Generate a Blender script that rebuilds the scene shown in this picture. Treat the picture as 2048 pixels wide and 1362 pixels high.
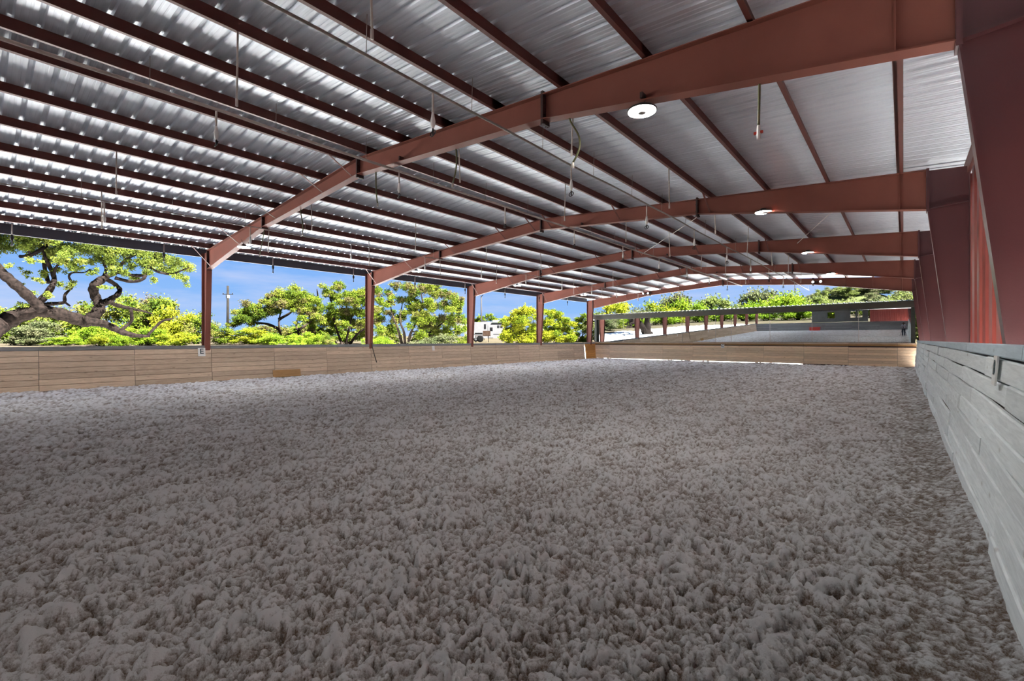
import bpy, math, random
import numpy as np
from mathutils import Vector, Matrix

for o in list(bpy.data.objects):
    bpy.data.objects.remove(o)
scene = bpy.context.scene
COL = scene.collection
R = math.radians

# ------------------------------------------------------------------ camera
EYE = 1.70
cam_data = bpy.data.cameras.new('camera')
cam_data.sensor_width = 36.0
cam_data.lens = 922.0 / 2048.0 * 36.0
cam_data.shift_y = -0.0006
cam_data.clip_end = 2000.0
cam = bpy.data.objects.new('camera', cam_data)
cam.location = (0, 0, EYE)
cam.rotation_euler = (R(90), 0, R(40.33))
COL.objects.link(cam)
scene.camera = cam

# ------------------------------------------------------------------ exposure
vs = scene.view_settings
vs.view_transform = 'Standard'
vs.look = 'None'
vs.gamma = 1.0
vs.use_curve_mapping = False
vs.exposure = 0.15

# light paths: many soft bounces under the roof
scene.cycles.sample_clamp_indirect = 60.0
scene.cycles.diffuse_bounces = 7
scene.cycles.max_bounces = 12

# ------------------------------------------------------------------ sky
SKY_STRENGTH = 0.90
world = bpy.data.worlds.new('sky')
scene.world = world
world.use_nodes = True
nt = world.node_tree
nt.nodes.clear()
def wn(kind, **kw):
    n = nt.nodes.new(kind)
    for k, v in kw.items():
        setattr(n, k, v)
    return n
w_out = wn('ShaderNodeOutputWorld')
w_bg = wn('ShaderNodeBackground')
w_bg.inputs['Strength'].default_value = SKY_STRENGTH
w_tc = wn('ShaderNodeTexCoord')
w_sep = wn('ShaderNodeSeparateXYZ')
nt.links.new(w_tc.outputs['Generated'], w_sep.inputs[0])
w_ramp = wn('ShaderNodeValToRGB')
w_ramp.color_ramp.elements[0].position = 0.0
w_ramp.color_ramp.elements[0].color = (0.34, 0.58, 0.98, 1)
w_ramp.color_ramp.elements[1].position = 0.75
w_ramp.color_ramp.elements[1].color = (0.10, 0.27, 0.72, 1)
e = w_ramp.color_ramp.elements.new(0.22)
e.color = (0.17, 0.41, 0.94, 1)
nt.links.new(w_sep.outputs['Z'], w_ramp.inputs[0])
w_map = wn('ShaderNodeMapping')
w_map.inputs['Scale'].default_value = (1.6, 1.6, 9.0)
nt.links.new(w_tc.outputs['Generated'], w_map.inputs[0])
w_noise = wn('ShaderNodeTexNoise')
w_noise.inputs['Scale'].default_value = 1.7
w_noise.inputs['Detail'].default_value = 6.0
w_noise.inputs['Roughness'].default_value = 0.62
nt.links.new(w_map.outputs[0], w_noise.inputs['Vector'])
w_cr = wn('ShaderNodeValToRGB')
w_cr.color_ramp.elements[0].position = 0.44
w_cr.color_ramp.elements[0].color = (0, 0, 0, 1)
w_cr.color_ramp.elements[1].position = 0.66
w_cr.color_ramp.elements[1].color = (0.58, 0.58, 0.58, 1)
nt.links.new(w_noise.outputs[0], w_cr.inputs[0])
w_mix = wn('ShaderNodeMixRGB')
w_mix.inputs[2].default_value = (0.66, 0.72, 0.95, 1)
nt.links.new(w_cr.outputs[0], w_mix.inputs[0])
nt.links.new(w_ramp.outputs[0], w_mix.inputs[1])
nt.links.new(w_mix.outputs[0], w_bg.inputs[0])
nt.links.new(w_bg.outputs[0], w_out.inputs[0])

# ------------------------------------------------------------------ sun
SUN_STRENGTH = 76.0
LAMP_STRENGTH = 275.0
sun_data = bpy.data.lights.new('sun', 'SUN')
sun_data.energy = SUN_STRENGTH
sun_data.angle = R(0.6)
sun_data.color = (1.0, 0.97, 0.935)
sun = bpy.data.objects.new('sun', sun_data)
sun_from = Vector((0.72, 0.13, 0.95)).normalized()
sun.rotation_euler = sun_from.to_track_quat('Z', 'Y').to_euler()
sun.location = (60, 20, 80)
COL.objects.link(sun)

# ------------------------------------------------------------------ materials
def new_mat(name):
    m = bpy.data.materials.new(name)
    m.use_nodes = True
    return m, m.node_tree, m.node_tree.nodes['Principled BSDF']

def nd(t, kind, **kw):
    n = t.nodes.new(kind)
    for k, v in kw.items():
        setattr(n, k, v)
    return n

def paint(name, c1, c2=None, scale=3.0, rough=0.5, metal=0.0, bump=0.0, bscale=60.0, stretch=(1, 1, 1), spec=0.5, detail=4.0, rvar=0.0, objrand=0.0):
    """Two-tone noise paint with optional fine relief and a per-object tint."""
    m, t, b = new_mat(name)
    c2 = c2 or tuple(x * 0.8 for x in c1)
    tc = nd(t, 'ShaderNodeTexCoord')
    mp = nd(t, 'ShaderNodeMapping')
    mp.inputs['Scale'].default_value = stretch
    t.links.new(tc.outputs['Object'], mp.inputs[0])
    oi = nd(t, 'ShaderNodeObjectInfo')
    add = nd(t, 'ShaderNodeVectorMath', operation='ADD')
    mul = nd(t, 'ShaderNodeMath', operation='MULTIPLY')
    mul.inputs[1].default_value = 37.0
    t.links.new(oi.outputs['Random'], mul.inputs[0])
    t.links.new(mp.outputs[0], add.inputs[0])
    t.links.new(mul.outputs[0], add.inputs[1])
    nz = nd(t, 'ShaderNodeTexNoise')
    nz.inputs['Scale'].default_value = scale
    nz.inputs['Detail'].default_value = detail
    t.links.new(add.outputs[0], nz.inputs['Vector'])
    rp = nd(t, 'ShaderNodeValToRGB')
    rp.color_ramp.elements[0].position = 0.32
    rp.color_ramp.elements[0].color = (*c2, 1)
    rp.color_ramp.elements[1].position = 0.68
    rp.color_ramp.elements[1].color = (*c1, 1)
    t.links.new(nz.outputs[0], rp.inputs[0])
    colour = rp.outputs[0]
    if objrand:
        hs = nd(t, 'ShaderNodeHueSaturation')
        mr = nd(t, 'ShaderNodeMapRange')
        mr.inputs[3].default_value = 1 - objrand
        mr.inputs[4].default_value = 1 + objrand
        t.links.new(oi.outputs['Random'], mr.inputs[0])
        t.links.new(mr.outputs[0], hs.inputs['Value'])
        t.links.new(colour, hs.inputs['Color'])
        colour = hs.outputs[0]
    t.links.new(colour, b.inputs['Base Color'])
    b.inputs['Metallic'].default_value = metal
    b.inputs['Specular IOR Level'].default_value = spec
    b.inputs['Roughness'].default_value = rough
    if rvar:
        mr2 = nd(t, 'ShaderNodeMapRange')
        mr2.inputs[3].default_value = rough - rvar
        mr2.inputs[4].default_value = rough + rvar
        t.links.new(nz.outputs[0], mr2.inputs[0])
        t.links.new(mr2.outputs[0], b.inputs['Roughness'])
    if bump:
        n2 = nd(t, 'ShaderNodeTexNoise')
        n2.inputs['Scale'].default_value = bscale
        n2.inputs['Detail'].default_value = 5.0
        t.links.new(add.outputs[0], n2.inputs['Vector'])
        bp = nd(t, 'ShaderNodeBump')
        bp.inputs['Strength'].default_value = bump
        bp.inputs['Distance'].default_value = 0.01
        t.links.new(n2.outputs[0], bp.inputs['Height'])
        t.links.new(bp.outputs[0], b.inputs['Normal'])
    return m

def wood(name, light, dark, knot, rough=0.75, val=0.14, knots=0.5):
    """Sawn board: grain along local X, scattered knots, one tint per board."""
    m, t, b = new_mat(name)
    tc = nd(t, 'ShaderNodeTexCoord')
    oi = nd(t, 'ShaderNodeObjectInfo')
    mul = nd(t, 'ShaderNodeMath', operation='MULTIPLY')
    mul.inputs[1].default_value = 53.0
    t.links.new(oi.outputs['Random'], mul.inputs[0])
    off = nd(t, 'ShaderNodeVectorMath', operation='ADD')
    t.links.new(tc.outputs['Object'], off.inputs[0])
    t.links.new(mul.outputs[0], off.inputs[1])
    mp = nd(t, 'ShaderNodeMapping')
    mp.inputs['Scale'].default_value = (1.1, 14.0, 14.0)
    t.links.new(off.outputs[0], mp.inputs[0])
    nz = nd(t, 'ShaderNodeTexNoise')
    nz.inputs['Scale'].default_value = 2.2
    nz.inputs['Detail'].default_value = 7.0
    nz.inputs['Roughness'].default_value = 0.65
    nz.inputs['Distortion'].default_value = 0.7
    t.links.new(mp.outputs[0], nz.inputs['Vector'])
    rp = nd(t, 'ShaderNodeValToRGB')
    rp.color_ramp.elements[0].position = 0.30
    rp.color_ramp.elements[0].color = (*dark, 1)
    rp.color_ramp.elements[1].position = 0.62
    rp.color_ramp.elements[1].color = (*light, 1)
    t.links.new(nz.outputs[0], rp.inputs[0])
    mp2 = nd(t, 'ShaderNodeMapping')
    mp2.inputs['Scale'].default_value = (2.0, 5.0, 5.0)
    t.links.new(off.outputs[0], mp2.inputs[0])
    vo = nd(t, 'ShaderNodeTexVoronoi')
    vo.inputs['Scale'].default_value = 1.0
    t.links.new(mp2.outputs[0], vo.inputs['Vector'])
    kr = nd(t, 'ShaderNodeValToRGB')
    kr.color_ramp.elements[0].position = 0.05
    kr.color_ramp.elements[0].color = (knots, knots, knots, 1)
    kr.color_ramp.elements[1].position = 0.13
    kr.color_ramp.elements[1].color = (0, 0, 0, 1)
    t.links.new(vo.outputs['Distance'], kr.inputs[0])
    mx = nd(t, 'ShaderNodeMixRGB')
    mx.inputs[2].default_value = (*knot, 1)
    t.links.new(kr.outputs[0], mx.inputs[0])
    t.links.new(rp.outputs[0], mx.inputs[1])
    hs = nd(t, 'ShaderNodeHueSaturation')
    mr = nd(t, 'ShaderNodeMapRange')
    mr.inputs[3].default_value = 1 - val
    mr.inputs[4].default_value = 1 + val
    t.links.new(oi.outputs['Random'], mr.inputs[0])
    t.links.new(mr.outputs[0], hs.inputs['Value'])
    t.links.new(mx.outputs[0], hs.inputs['Color'])
    t.links.new(hs.outputs[0], b.inputs['Base Color'])
    b.inputs['Roughness'].default_value = rough
    b.inputs['Specular IOR Level'].default_value = 0.25
    bp = nd(t, 'ShaderNodeBump')
    bp.inputs['Strength'].default_value = 0.35
    bp.inputs['Distance'].default_value = 0.006
    t.links.new(nz.outputs[0], bp.inputs['Height'])
    t.links.new(bp.outputs[0], b.inputs['Normal'])
    return m

def leaves(name, tones):
    """Foliage: colour from the tuft attribute, light passing through the leaves."""
    m, t, b = new_mat(name)
    at = nd(t, 'ShaderNodeAttribute', attribute_name='tone')
    rp = nd(t, 'ShaderNodeValToRGB')
    n = len(tones)
    while len(rp.color_ramp.elements) < n:
        rp.color_ramp.elements.new(0.5)
    for i, c in enumerate(tones):
        rp.color_ramp.elements[i].position = i / (n - 1)
        rp.color_ramp.elements[i].color = (*c, 1)
    t.links.new(at.outputs['Fac'], rp.inputs[0])
    t.links.new(rp.outputs[0], b.inputs['Base Color'])
    b.inputs['Roughness'].default_value = 0.7
    b.inputs['Specular IOR Level'].default_value = 0.03
    tr = nd(t, 'ShaderNodeBsdfTranslucent')
    t.links.new(rp.outputs[0], tr.inputs[0])
    mx = nd(t, 'ShaderNodeMixShader')
    mx.inputs[0].default_value = 0.38
    out = t.nodes['Material Output']
    t.links.new(b.outputs[0], mx.inputs[1])
    t.links.new(tr.outputs[0], mx.inputs[2])
    t.links.new(mx.outputs[0], out.inputs[0])
    return m

def glow(name, c, strength):
    m, t, b = new_mat(name)
    b.inputs['Base Color'].default_value = (*c, 1)
    b.inputs['Emission Color'].default_value = (*c, 1)
    b.inputs['Emission Strength'].default_value = strength
    return m

M = {}
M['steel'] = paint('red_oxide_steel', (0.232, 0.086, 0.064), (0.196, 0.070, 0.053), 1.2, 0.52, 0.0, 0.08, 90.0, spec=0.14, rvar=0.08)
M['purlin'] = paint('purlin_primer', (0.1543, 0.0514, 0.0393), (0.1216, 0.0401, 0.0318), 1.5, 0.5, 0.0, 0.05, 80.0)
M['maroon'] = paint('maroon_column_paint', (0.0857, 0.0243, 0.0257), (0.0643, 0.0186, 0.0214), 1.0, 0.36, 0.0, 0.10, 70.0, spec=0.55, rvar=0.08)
M['plate'] = paint('dark_plate', (0.050, 0.022, 0.020), (0.03, 0.015, 0.014), 6.0, 0.6)
M['eave'] = paint('slate_blue_eave', (0.050, 0.062, 0.085), (0.036, 0.046, 0.066), 1.5, 0.5)
M['roof'] = paint('galvanised_sheet', (0.7068, 0.7626, 0.8277), (0.6417, 0.6975, 0.7672), 2.0, 0.42, 0.25, 0.03, 30.0, stretch=(0.4, 6, 1), rvar=0.06, objrand=0.04)
M['clad'] = paint('red_wall_sheet', (0.3528, 0.0714, 0.0546), (0.3024, 0.0588, 0.0462), 2.0, 0.4, 0.0, 0.03, 40.0)
M['pine'] = wood('weathered_pine', (0.6530, 0.5200, 0.3929), (0.4452, 0.3420, 0.2445), (0.1187, 0.0712, 0.0475))
M['warm_pine'] = wood('warm_pine', (0.84, 0.66, 0.47), (0.64, 0.48, 0.32), (0.1820, 0.1040, 0.0650))
M['sunlit_pine'] = wood('sunlit_pine', (0.60, 0.30, 0.09), (0.45, 0.21, 0.06), (0.16, 0.08, 0.04))  # orange stands in for sunlight on the corner boards
M['pale_wood'] = wood('bleached_board', (0.84, 0.885, 0.89), (0.68, 0.72, 0.725), (0.26, 0.22, 0.18), val=0.08, knots=0.4)
M['cap_grey'] = wood('grey_cap_board', (0.26, 0.27, 0.27), (0.17, 0.18, 0.19), (0.08, 0.07, 0.06))
M['cap_blue'] = wood('blue_grey_cap_board', (0.58, 0.68, 0.74), (0.48, 0.57, 0.63), (0.16, 0.17, 0.17), val=0.05, knots=0.25)
M['ply'] = wood('plywood', (0.42, 0.25, 0.11), (0.30, 0.18, 0.08), (0.20, 0.14, 0.05))
M['pipe'] = paint('pale_pvc', (0.62, 0.58, 0.53), (0.50, 0.46, 0.42), 8.0, 0.45)
M['grey_pipe'] = paint('grey_pipe', (0.34, 0.31, 0.28), (0.26, 0.24, 0.22), 8.0, 0.45)
M['black'] = paint('black_plastic', (0.018, 0.018, 0.02), (0.012, 0.012, 0.013), 10.0, 0.45)
M['hose'] = paint('olive_hose', (0.13, 0.13, 0.055), (0.08, 0.085, 0.03), 12.0, 0.5)
M['white'] = paint('white_paint', (0.80, 0.80, 0.78), (0.72, 0.72, 0.70), 5.0, 0.45)
M['red_plastic'] = paint('red_plastic', (0.62, 0.05, 0.03), (0.50, 0.04, 0.03), 6.0, 0.4)
M['dark_green'] = paint('dark_green_steel', (0.028, 0.040, 0.032), (0.020, 0.030, 0.024), 4.0, 0.45)
M['canopy'] = paint('dark_canopy_sheet', (0.058, 0.056, 0.042), (0.042, 0.042, 0.032), 3.0, 0.5)
M['letter'] = paint('dark_letter', (0.01, 0.05, 0.06), (0.01, 0.04, 0.05), 6.0, 0.5)
M['bark'] = paint('oak_bark', (0.0137, 0.0101, 0.0087), (0.0043, 0.0035, 0.0031), 7.0, 0.95, 0, 0.9, 14.0, spec=0.01)
M['bark_pale'] = paint('juniper_bark', (0.0312, 0.0233, 0.0184), (0.0106, 0.0083, 0.0069), 6.0, 0.95, 0, 0.8, 14.0, spec=0.01)
M['ground'] = paint('dry_grass_ground', (0.0548, 0.0438, 0.0321), (0.0330, 0.0302, 0.0165), 0.30, 0.95, 0, 0.5, 3.0, detail=9.0, spec=0.01)
M['bounce_apron'] = paint('bounce_gravel', (0.84, 0.84, 0.83), (0.76, 0.76, 0.74), 0.5, 0.95, 0, 0.5, 12.0, detail=8.0)  # bright apron added round the hall to bounce sunlight under the roof
M['hill'] = paint('scrub_hillside', (0.0455, 0.0534, 0.0203), (0.0259, 0.0331, 0.0123), 0.12, 0.95, detail=8.0, spec=0.01)
M['trailer'] = paint('trailer_shell', (0.1172, 0.1172, 0.1190), (0.1053, 0.1053, 0.1072), 2.0, 0.6, spec=0.02)
M['trailer_grey'] = paint('trailer_trim', (0.0312, 0.0312, 0.0330), (0.0255, 0.0255, 0.0273), 2.0, 0.6, spec=0.02)
M['cart_wood'] = paint('cart_wood', (0.0393, 0.0255, 0.0174), (0.0255, 0.0156, 0.0118), 4.0, 0.8, spec=0.02)
M['glass'] = paint('dark_window', (0.0061, 0.0061, 0.0075), None, 3.0, 0.12)
M['rubber'] = paint('tyre_rubber', (0.0061, 0.0061, 0.0061), None, 9.0, 0.8, spec=0.02)
M['grey_wall'] = paint('grey_shed_board', (0.11, 0.11, 0.105), (0.08, 0.08, 0.077), 2.0, 0.7)
M['pole'] = paint('weathered_pole', (0.0174, 0.0156, 0.0137), (0.0095, 0.0086, 0.0075), 5.0, 0.9, 0, 0.4, 30.0, stretch=(4, 4, 0.5), spec=0.01)
M['lamp'] = glow('lamp_lens', (1.0, 0.97, 0.92), LAMP_STRENGTH)
M['flood'] = glow('floodlight_lens', (1.0, 0.98, 0.95), 6.0)
M['leaf_oak'] = leaves('oak_leaves', [(0.0416, 0.0549, 0.0099), (0.0725, 0.0963, 0.0152), (0.1047, 0.1371, 0.0210), (0.1256, 0.1288, 0.0264)])
M['leaf_juniper'] = leaves('juniper_leaves', [(0.0278, 0.0482, 0.0085), (0.0533, 0.0843, 0.0099), (0.0944, 0.1305, 0.0099), (0.1179, 0.1288, 0.0210), (0.0829, 0.0669, 0.0307)])
M['leaf_yellow'] = leaves('yellow_leaves', [(0.0561, 0.0910, 0.0099), (0.1166, 0.1512, 0.0099), (0.1653, 0.1799, 0.0099), (0.1653, 0.1679, 0.0152)])
M['leaf_lime'] = leaves('lime_leaves', [(0.0576, 0.1031, 0.0099), (0.1047, 0.1679, 0.0112), (0.1419, 0.1920, 0.0152)])
M['leaf_olive'] = leaves('olive_leaves', [(0.0396, 0.0567, 0.0159), (0.0734, 0.0984, 0.0233), (0.1090, 0.1399, 0.0320), (0.1056, 0.1160, 0.0444)])
M['leaf_grey'] = leaves('grey_leaves', [(0.0331, 0.0436, 0.0186), (0.0617, 0.0765, 0.0313), (0.0905, 0.1013, 0.0456), (0.0844, 0.0804, 0.0456)])

# mirror
m, t, b = new_mat('mirror_glass')
b.inputs['Base Color'].default_value = (0.62, 0.67, 0.69, 1)
b.inputs['Metallic'].default_value = 1.0
b.inputs['Roughness'].default_value = 0.0
M['mirror'] = m

# arena footing: sand mixed with pale fibre; brown gaps also paint in shade
m, t, b = new_mat('arena_footing')
tc = nd(t, 'ShaderNodeTexCoord')
def fnoise(scale, detail, rough=0.6, stretch=(1, 1, 1)):
    mp = nd(t, 'ShaderNodeMapping')
    mp.inputs['Scale'].default_value = stretch
    t.links.new(tc.outputs['Object'], mp.inputs[0])
    n = nd(t, 'ShaderNodeTexNoise')
    n.inputs['Scale'].default_value = scale
    n.inputs['Detail'].default_value = detail
    n.inputs['Roughness'].default_value = rough
    t.links.new(mp.outputs[0], n.inputs['Vector'])
    return n.outputs[0]
fb = fnoise(0.35, 3.0)
fc = fnoise(80.0, 5.0, 0.8)
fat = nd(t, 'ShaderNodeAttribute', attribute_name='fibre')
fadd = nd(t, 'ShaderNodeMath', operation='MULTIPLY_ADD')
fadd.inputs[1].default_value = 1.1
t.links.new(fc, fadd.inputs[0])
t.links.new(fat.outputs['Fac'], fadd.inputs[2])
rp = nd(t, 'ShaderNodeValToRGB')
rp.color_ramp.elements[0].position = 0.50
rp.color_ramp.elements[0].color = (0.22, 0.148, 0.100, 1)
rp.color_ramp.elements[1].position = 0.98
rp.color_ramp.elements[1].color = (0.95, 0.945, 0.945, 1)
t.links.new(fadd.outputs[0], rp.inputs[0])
hs = nd(t, 'ShaderNodeHueSaturation')
mr = nd(t, 'ShaderNodeMapRange')
mr.inputs[3].default_value = 0.86
mr.inputs[4].default_value = 1.14
t.links.new(fb, mr.inputs[0])
t.links.new(mr.outputs[0], hs.inputs['Value'])
t.links.new(rp.outputs[0], hs.inputs['Color'])
t.links.new(hs.outputs[0], b.inputs['Base Color'])
b.inputs['Roughness'].default_value = 0.95
b.inputs['Specular IOR Level'].default_value = 0.1
bp = nd(t, 'ShaderNodeBump')
bp.inputs['Strength'].default_value = 1.0
bp.inputs['Distance'].default_value = 0.03
t.links.new(fnoise(110.0, 5.0, 0.8), bp.inputs['Height'])
t.links.new(bp.outputs[0], b.inputs['Normal'])
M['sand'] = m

# ------------------------------------------------------------------ mesh helpers
def link(o, parent=None):
    COL.objects.link(o)
    if parent is not None:
        o.parent = parent
    return o

def origin_of(parent):
    v = Vector((0, 0, 0))
    while parent is not None:
        v = v + parent.location
        parent = parent.parent
    return v

class MB:
    """Collects shapes given in world metres; build() links them as one mesh object."""
    def __init__(self):
        self.v = []
        self.f = []
        self.smooth = False
    def add(self, vs_, fs_):
        b0 = len(self.v)
        self.v += [tuple(p) for p in vs_]
        self.f += [tuple(i + b0 for i in f) for f in fs_]
        return self
    def box(self, x0, x1, y0, y1, z0, z1):
        p = [(x0, y0, z0), (x1, y0, z0), (x1, y1, z0), (x0, y1, z0), (x0, y0, z1), (x1, y0, z1), (x1, y1, z1), (x0, y1, z1)]
        return self.add(p, [(0, 3, 2, 1), (4, 5, 6, 7), (0, 1, 5, 4), (1, 2, 6, 5), (2, 3, 7, 6), (3, 0, 4, 7)])
    def prism_y(self, poly, y0, y1):
        """Polygon in the XZ plane pulled along Y."""
        n = len(poly)
        p = [(x, y0, z) for x, z in poly] + [(x, y1, z) for x, z in poly]
        return self.add(p, [tuple(range(n)), tuple(range(2 * n - 1, n - 1, -1))] + [(i, i + n, (i + 1) % n + n, (i + 1) % n) for i in range(n)])
    def prism_x(self, poly, x0, x1):
        n = len(poly)
        p = [(x0, y, z) for y, z in poly] + [(x1, y, z) for y, z in poly]
        return self.add(p, [tuple(range(n)), tuple(range(2 * n - 1, n - 1, -1))] + [(i, i + n, (i + 1) % n + n, (i + 1) % n) for i in range(n)])
    def bar(self, a, b, w, h):
        """Rectangular bar from a to b."""
        a, b = Vector(a), Vector(b)
        d = (b - a).normalized()
        up = Vector((0, 0, 1)) if abs(d.z) < 0.95 else Vector((1, 0, 0))
        s = d.cross(up).normalized() * (w / 2)
        u = s.cross(d).normalized() * (h / 2)
        p = [a - s - u, a + s - u, a + s + u, a - s + u, b - s - u, b + s - u, b + s + u, b - s + u]
        return self.add(p, [(0, 3, 2, 1), (4, 5, 6, 7), (0, 1, 5, 4), (1, 2, 6, 5), (2, 3, 7, 6), (3, 0, 4, 7)])
    def tube(self, pts, radii, n=8, cap=True):
        pts = [Vector(p) for p in pts]
        if not hasattr(radii, '__len__'):
            radii = [radii] * len(pts)
        prev = None
        rings = []
        for i, p in enumerate(pts):
            d = (pts[min(i + 1, len(pts) - 1)] - pts[max(i - 1, 0)]).normalized()
            if prev is None:
                up = Vector((0, 0, 1)) if abs(d.z) < 0.9 else Vector((1, 0, 0))
                s = d.cross(up).normalized()
            else:
                s = (prev - d * prev.dot(d)).normalized()
            prev = s
            u = d.cross(s)
            rings.append([p + (s * math.cos(a) + u * math.sin(a)) * radii[i] for a in [2 * math.pi * k / n for k in range(n)]])
        vs_ = [q for r in rings for q in r]
        fs_ = []
        for i in range(len(pts) - 1):
            for k in range(n):
                fs_.append((i * n + k, i * n + (k + 1) % n, (i + 1) * n + (k + 1) % n, (i + 1) * n + k))
        if cap:
            fs_.append(tuple(range(n - 1, -1, -1)))
            fs_.append(tuple(range((len(pts) - 1) * n, len(pts) * n)))
        return self.add(vs_, fs_)
    def lathe(self, c, prof, n=24, axis='Z'):
        """Profile (radius, height) turned about a vertical axis at c."""
        vs_ = []
        for r, z in prof:
            for k in range(n):
                a = 2 * math.pi * k / n
                q = (r * math.cos(a), r * math.sin(a), z)
                if axis == 'Y':
                    q = (q[0], q[2], q[1])
                if axis == 'X':
                    q = (q[2], q[0], q[1])
                vs_.append((c[0] + q[0], c[1] + q[1], c[2] + q[2]))
        fs_ = []
        for i in range(len(prof) - 1):
            for k in range(n):
                fs_.append((i * n + k, i * n + (k + 1) % n, (i + 1) * n + (k + 1) % n, (i + 1) * n + k))
        fs_.append(tuple(range(n - 1, -1, -1)))
        fs_.append(tuple(range((len(prof) - 1) * n, len(prof) * n)))
        return self.add(vs_, fs_)
    def mesh(self, name, mat, off=(0, 0, 0)):
        me = bpy.data.meshes.new(name)
        off = Vector(off)
        me.from_pydata([tuple(Vector(p) - off) for p in self.v], [], self.f)
        me.materials.append(M[mat] if isinstance(mat, str) else mat)
        if self.smooth:
            me.polygons.foreach_set('use_smooth', [True] * len(me.polygons))
        me.update()
        return me
    def build(self, name, mat, parent=None, at=None):
        """at: the object's own origin in world metres (default: the parent's origin)."""
        po = origin_of(parent)
        at = po if at is None else Vector(at)
        o = bpy.data.objects.new(name, self.mesh(name, mat, at))
        o.location = at - po
        return link(o, parent)

def smooth(mb):
    mb.smooth = True
    return mb

def tag(o, label=None, cat=None, group=None, kind=None):
    if label:
        o['label'] = label
    if cat:
        o['category'] = cat
    if group:
        o['group'] = group
    if kind:
        o['kind'] = kind
    return o

def thing(name, label, cat, loc=(0, 0, 0), group=None):
    o = bpy.data.objects.new(name, None)
    o.empty_display_size = 0.2
    o.location = loc
    link(o)
    return tag(o, label, cat, group)

def setting(name, loc=(0, 0, 0)):
    o = bpy.data.objects.new(name, None)
    o.empty_display_size = 0.2
    o.location = loc
    link(o)
    o['kind'] = 'structure'
    return o

def place(name, mesh, loc, parent, rot=(0, 0, 0), scale=(1, 1, 1)):
    o = bpy.data.objects.new(name, mesh)
    o.location = Vector(loc) - origin_of(parent)
    o.rotation_euler = rot
    o.scale = scale
    return link(o, parent)

ORD = ['nearest', 'second', 'third', 'fourth', 'fifth', 'sixth', 'seventh', 'eighth', 'ninth', 'tenth', 'eleventh', 'twelfth']

# ------------------------------------------------------------------ the hall's main measures (metres)
XL, XR, XD = -22.41, 1.10, -10.49          # outer eave lines and ridge
ZL, ZR, ZD = 5.32, 5.50, 6.27              # rafter top at left eave, right eave, ridge
BAY = 7.705
FRAME_Y = [6.405 + BAY * k for k in range(-4, 5)]
Y_NEAR, Y_FAR = -23.0, 37.9                # ends of the riding floor
SL = (ZD - ZL) / (XD - XL)
SR = (ZR - ZD) / (XR - XD)
def roof_z(x):
    return ZD + (x - XD) * SL if x < XD else ZD + (x - XD) * SR

def pn(x, y, seed):
    """Gradient noise on numpy arrays."""
    xi = np.floor(x).astype(np.int64)
    yi = np.floor(y).astype(np.int64)
    xf, yf = x - xi, y - yi
    def g(ix, iy, fx, fy):
        h = (ix * 374761393 + iy * 668265263 + seed * 2147483647) & 0xFFFFFFFF
        h = ((h ^ (h >> 13)) * 1274126177) & 0xFFFFFFFF
        a = ((h ^ (h >> 16)) & 0xFFFF) * (2 * np.pi / 65536.0)
        return np.cos(a) * fx + np.sin(a) * fy
    u = xf * xf * xf * (xf * (xf * 6 - 15) + 10)
    v = yf * yf * yf * (yf * (yf * 6 - 15) + 10)
    n0 = g(xi, yi, xf, yf) * (1 - u) + g(xi + 1, yi, xf - 1, yf) * u
    n1 = g(xi, yi + 1, xf, yf - 1) * (1 - u) + g(xi + 1, yi + 1, xf - 1, yf - 1) * u
    return (n0 * (1 - v) + n1 * v) * 1.4

def mesh_np(name, verts, quads, mat, smooth_=True):
    me = bpy.data.meshes.new(name)
    me.vertices.add(len(verts))
    me.vertices.foreach_set('co', np.ascontiguousarray(verts, dtype=np.float32).ravel())
    k = quads.shape[1]
    me.loops.add(quads.size)
    me.loops.foreach_set('vertex_index', np.ascontiguousarray(quads, dtype=np.int32).ravel())
    me.polygons.add(len(quads))
    me.polygons.foreach_set('loop_start', np.arange(0, quads.size, k, dtype=np.int32))
    me.polygons.foreach_set('use_smooth', np.full(len(quads), smooth_))
    me.materials.append(M[mat])
    me.update(calc_edges=True)
    return me

# ------------------------------------------------------------------ ground outside
def sstep(a, b_, t_):
    t_ = np.clip((t_ - a) / (b_ - a), 0, 1)
    return t_ * t_ * (3 - 2 * t_)

def ground_h(x, y):
    x = np.asarray(x, float)
    y = np.asarray(y, float)
    dx = np.maximum(np.maximum(-23.2 - x, x - 1.6), 0)
    dy = np.maximum(np.maximum(-26.0 - y, y - 38.4), 0)
    d = np.hypot(dx, dy)
    h = -0.16 + 0.14 * sstep(0.0, 1.5, d) + 1.30 * sstep(3, 24, d) + 0.30 * sstep(26, 60, d) + 2.0 * sstep(60, 220, d)
    return h + 0.12 * pn(x / 7.0, y / 7.0, 5) * sstep(4, 14, d)

gx = np.concatenate([np.linspace(-260, -80, 40), np.linspace(-78, 8, 110), np.linspace(10, 200, 40)])
gy = np.concatenate([np.linspace(-160, -42, 30), np.linspace(-40, 90, 130), np.linspace(93, 330, 50)])
GX, GY = np.meshgrid(gx, gy)
GV = np.stack([GX, GY, ground_h(GX, GY)], -1).reshape(-1, 3)
def grid_quads(nx, ny):
    i = np.arange(nx * ny).reshape(ny, nx)
    return np.stack([i[:-1, :-1], i[:-1, 1:], i[1:, 1:], i[1:, :-1]], -1).reshape(-1, 4)
gme = mesh_np('ground', GV, grid_quads(len(gx), len(gy)), 'ground')
gme.materials.append(M['bounce_apron'])  # added light-bouncing apron, used on the ring near the hall
gq = GV[grid_quads(len(gx), len(gy))].mean(axis=1)
gd = np.hypot(np.maximum(np.maximum(-23.2 - gq[:, 0], gq[:, 0] - 1.6), 0), np.maximum(np.maximum(-26.0 - gq[:, 1], gq[:, 1] - 38.4), 0))
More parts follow.
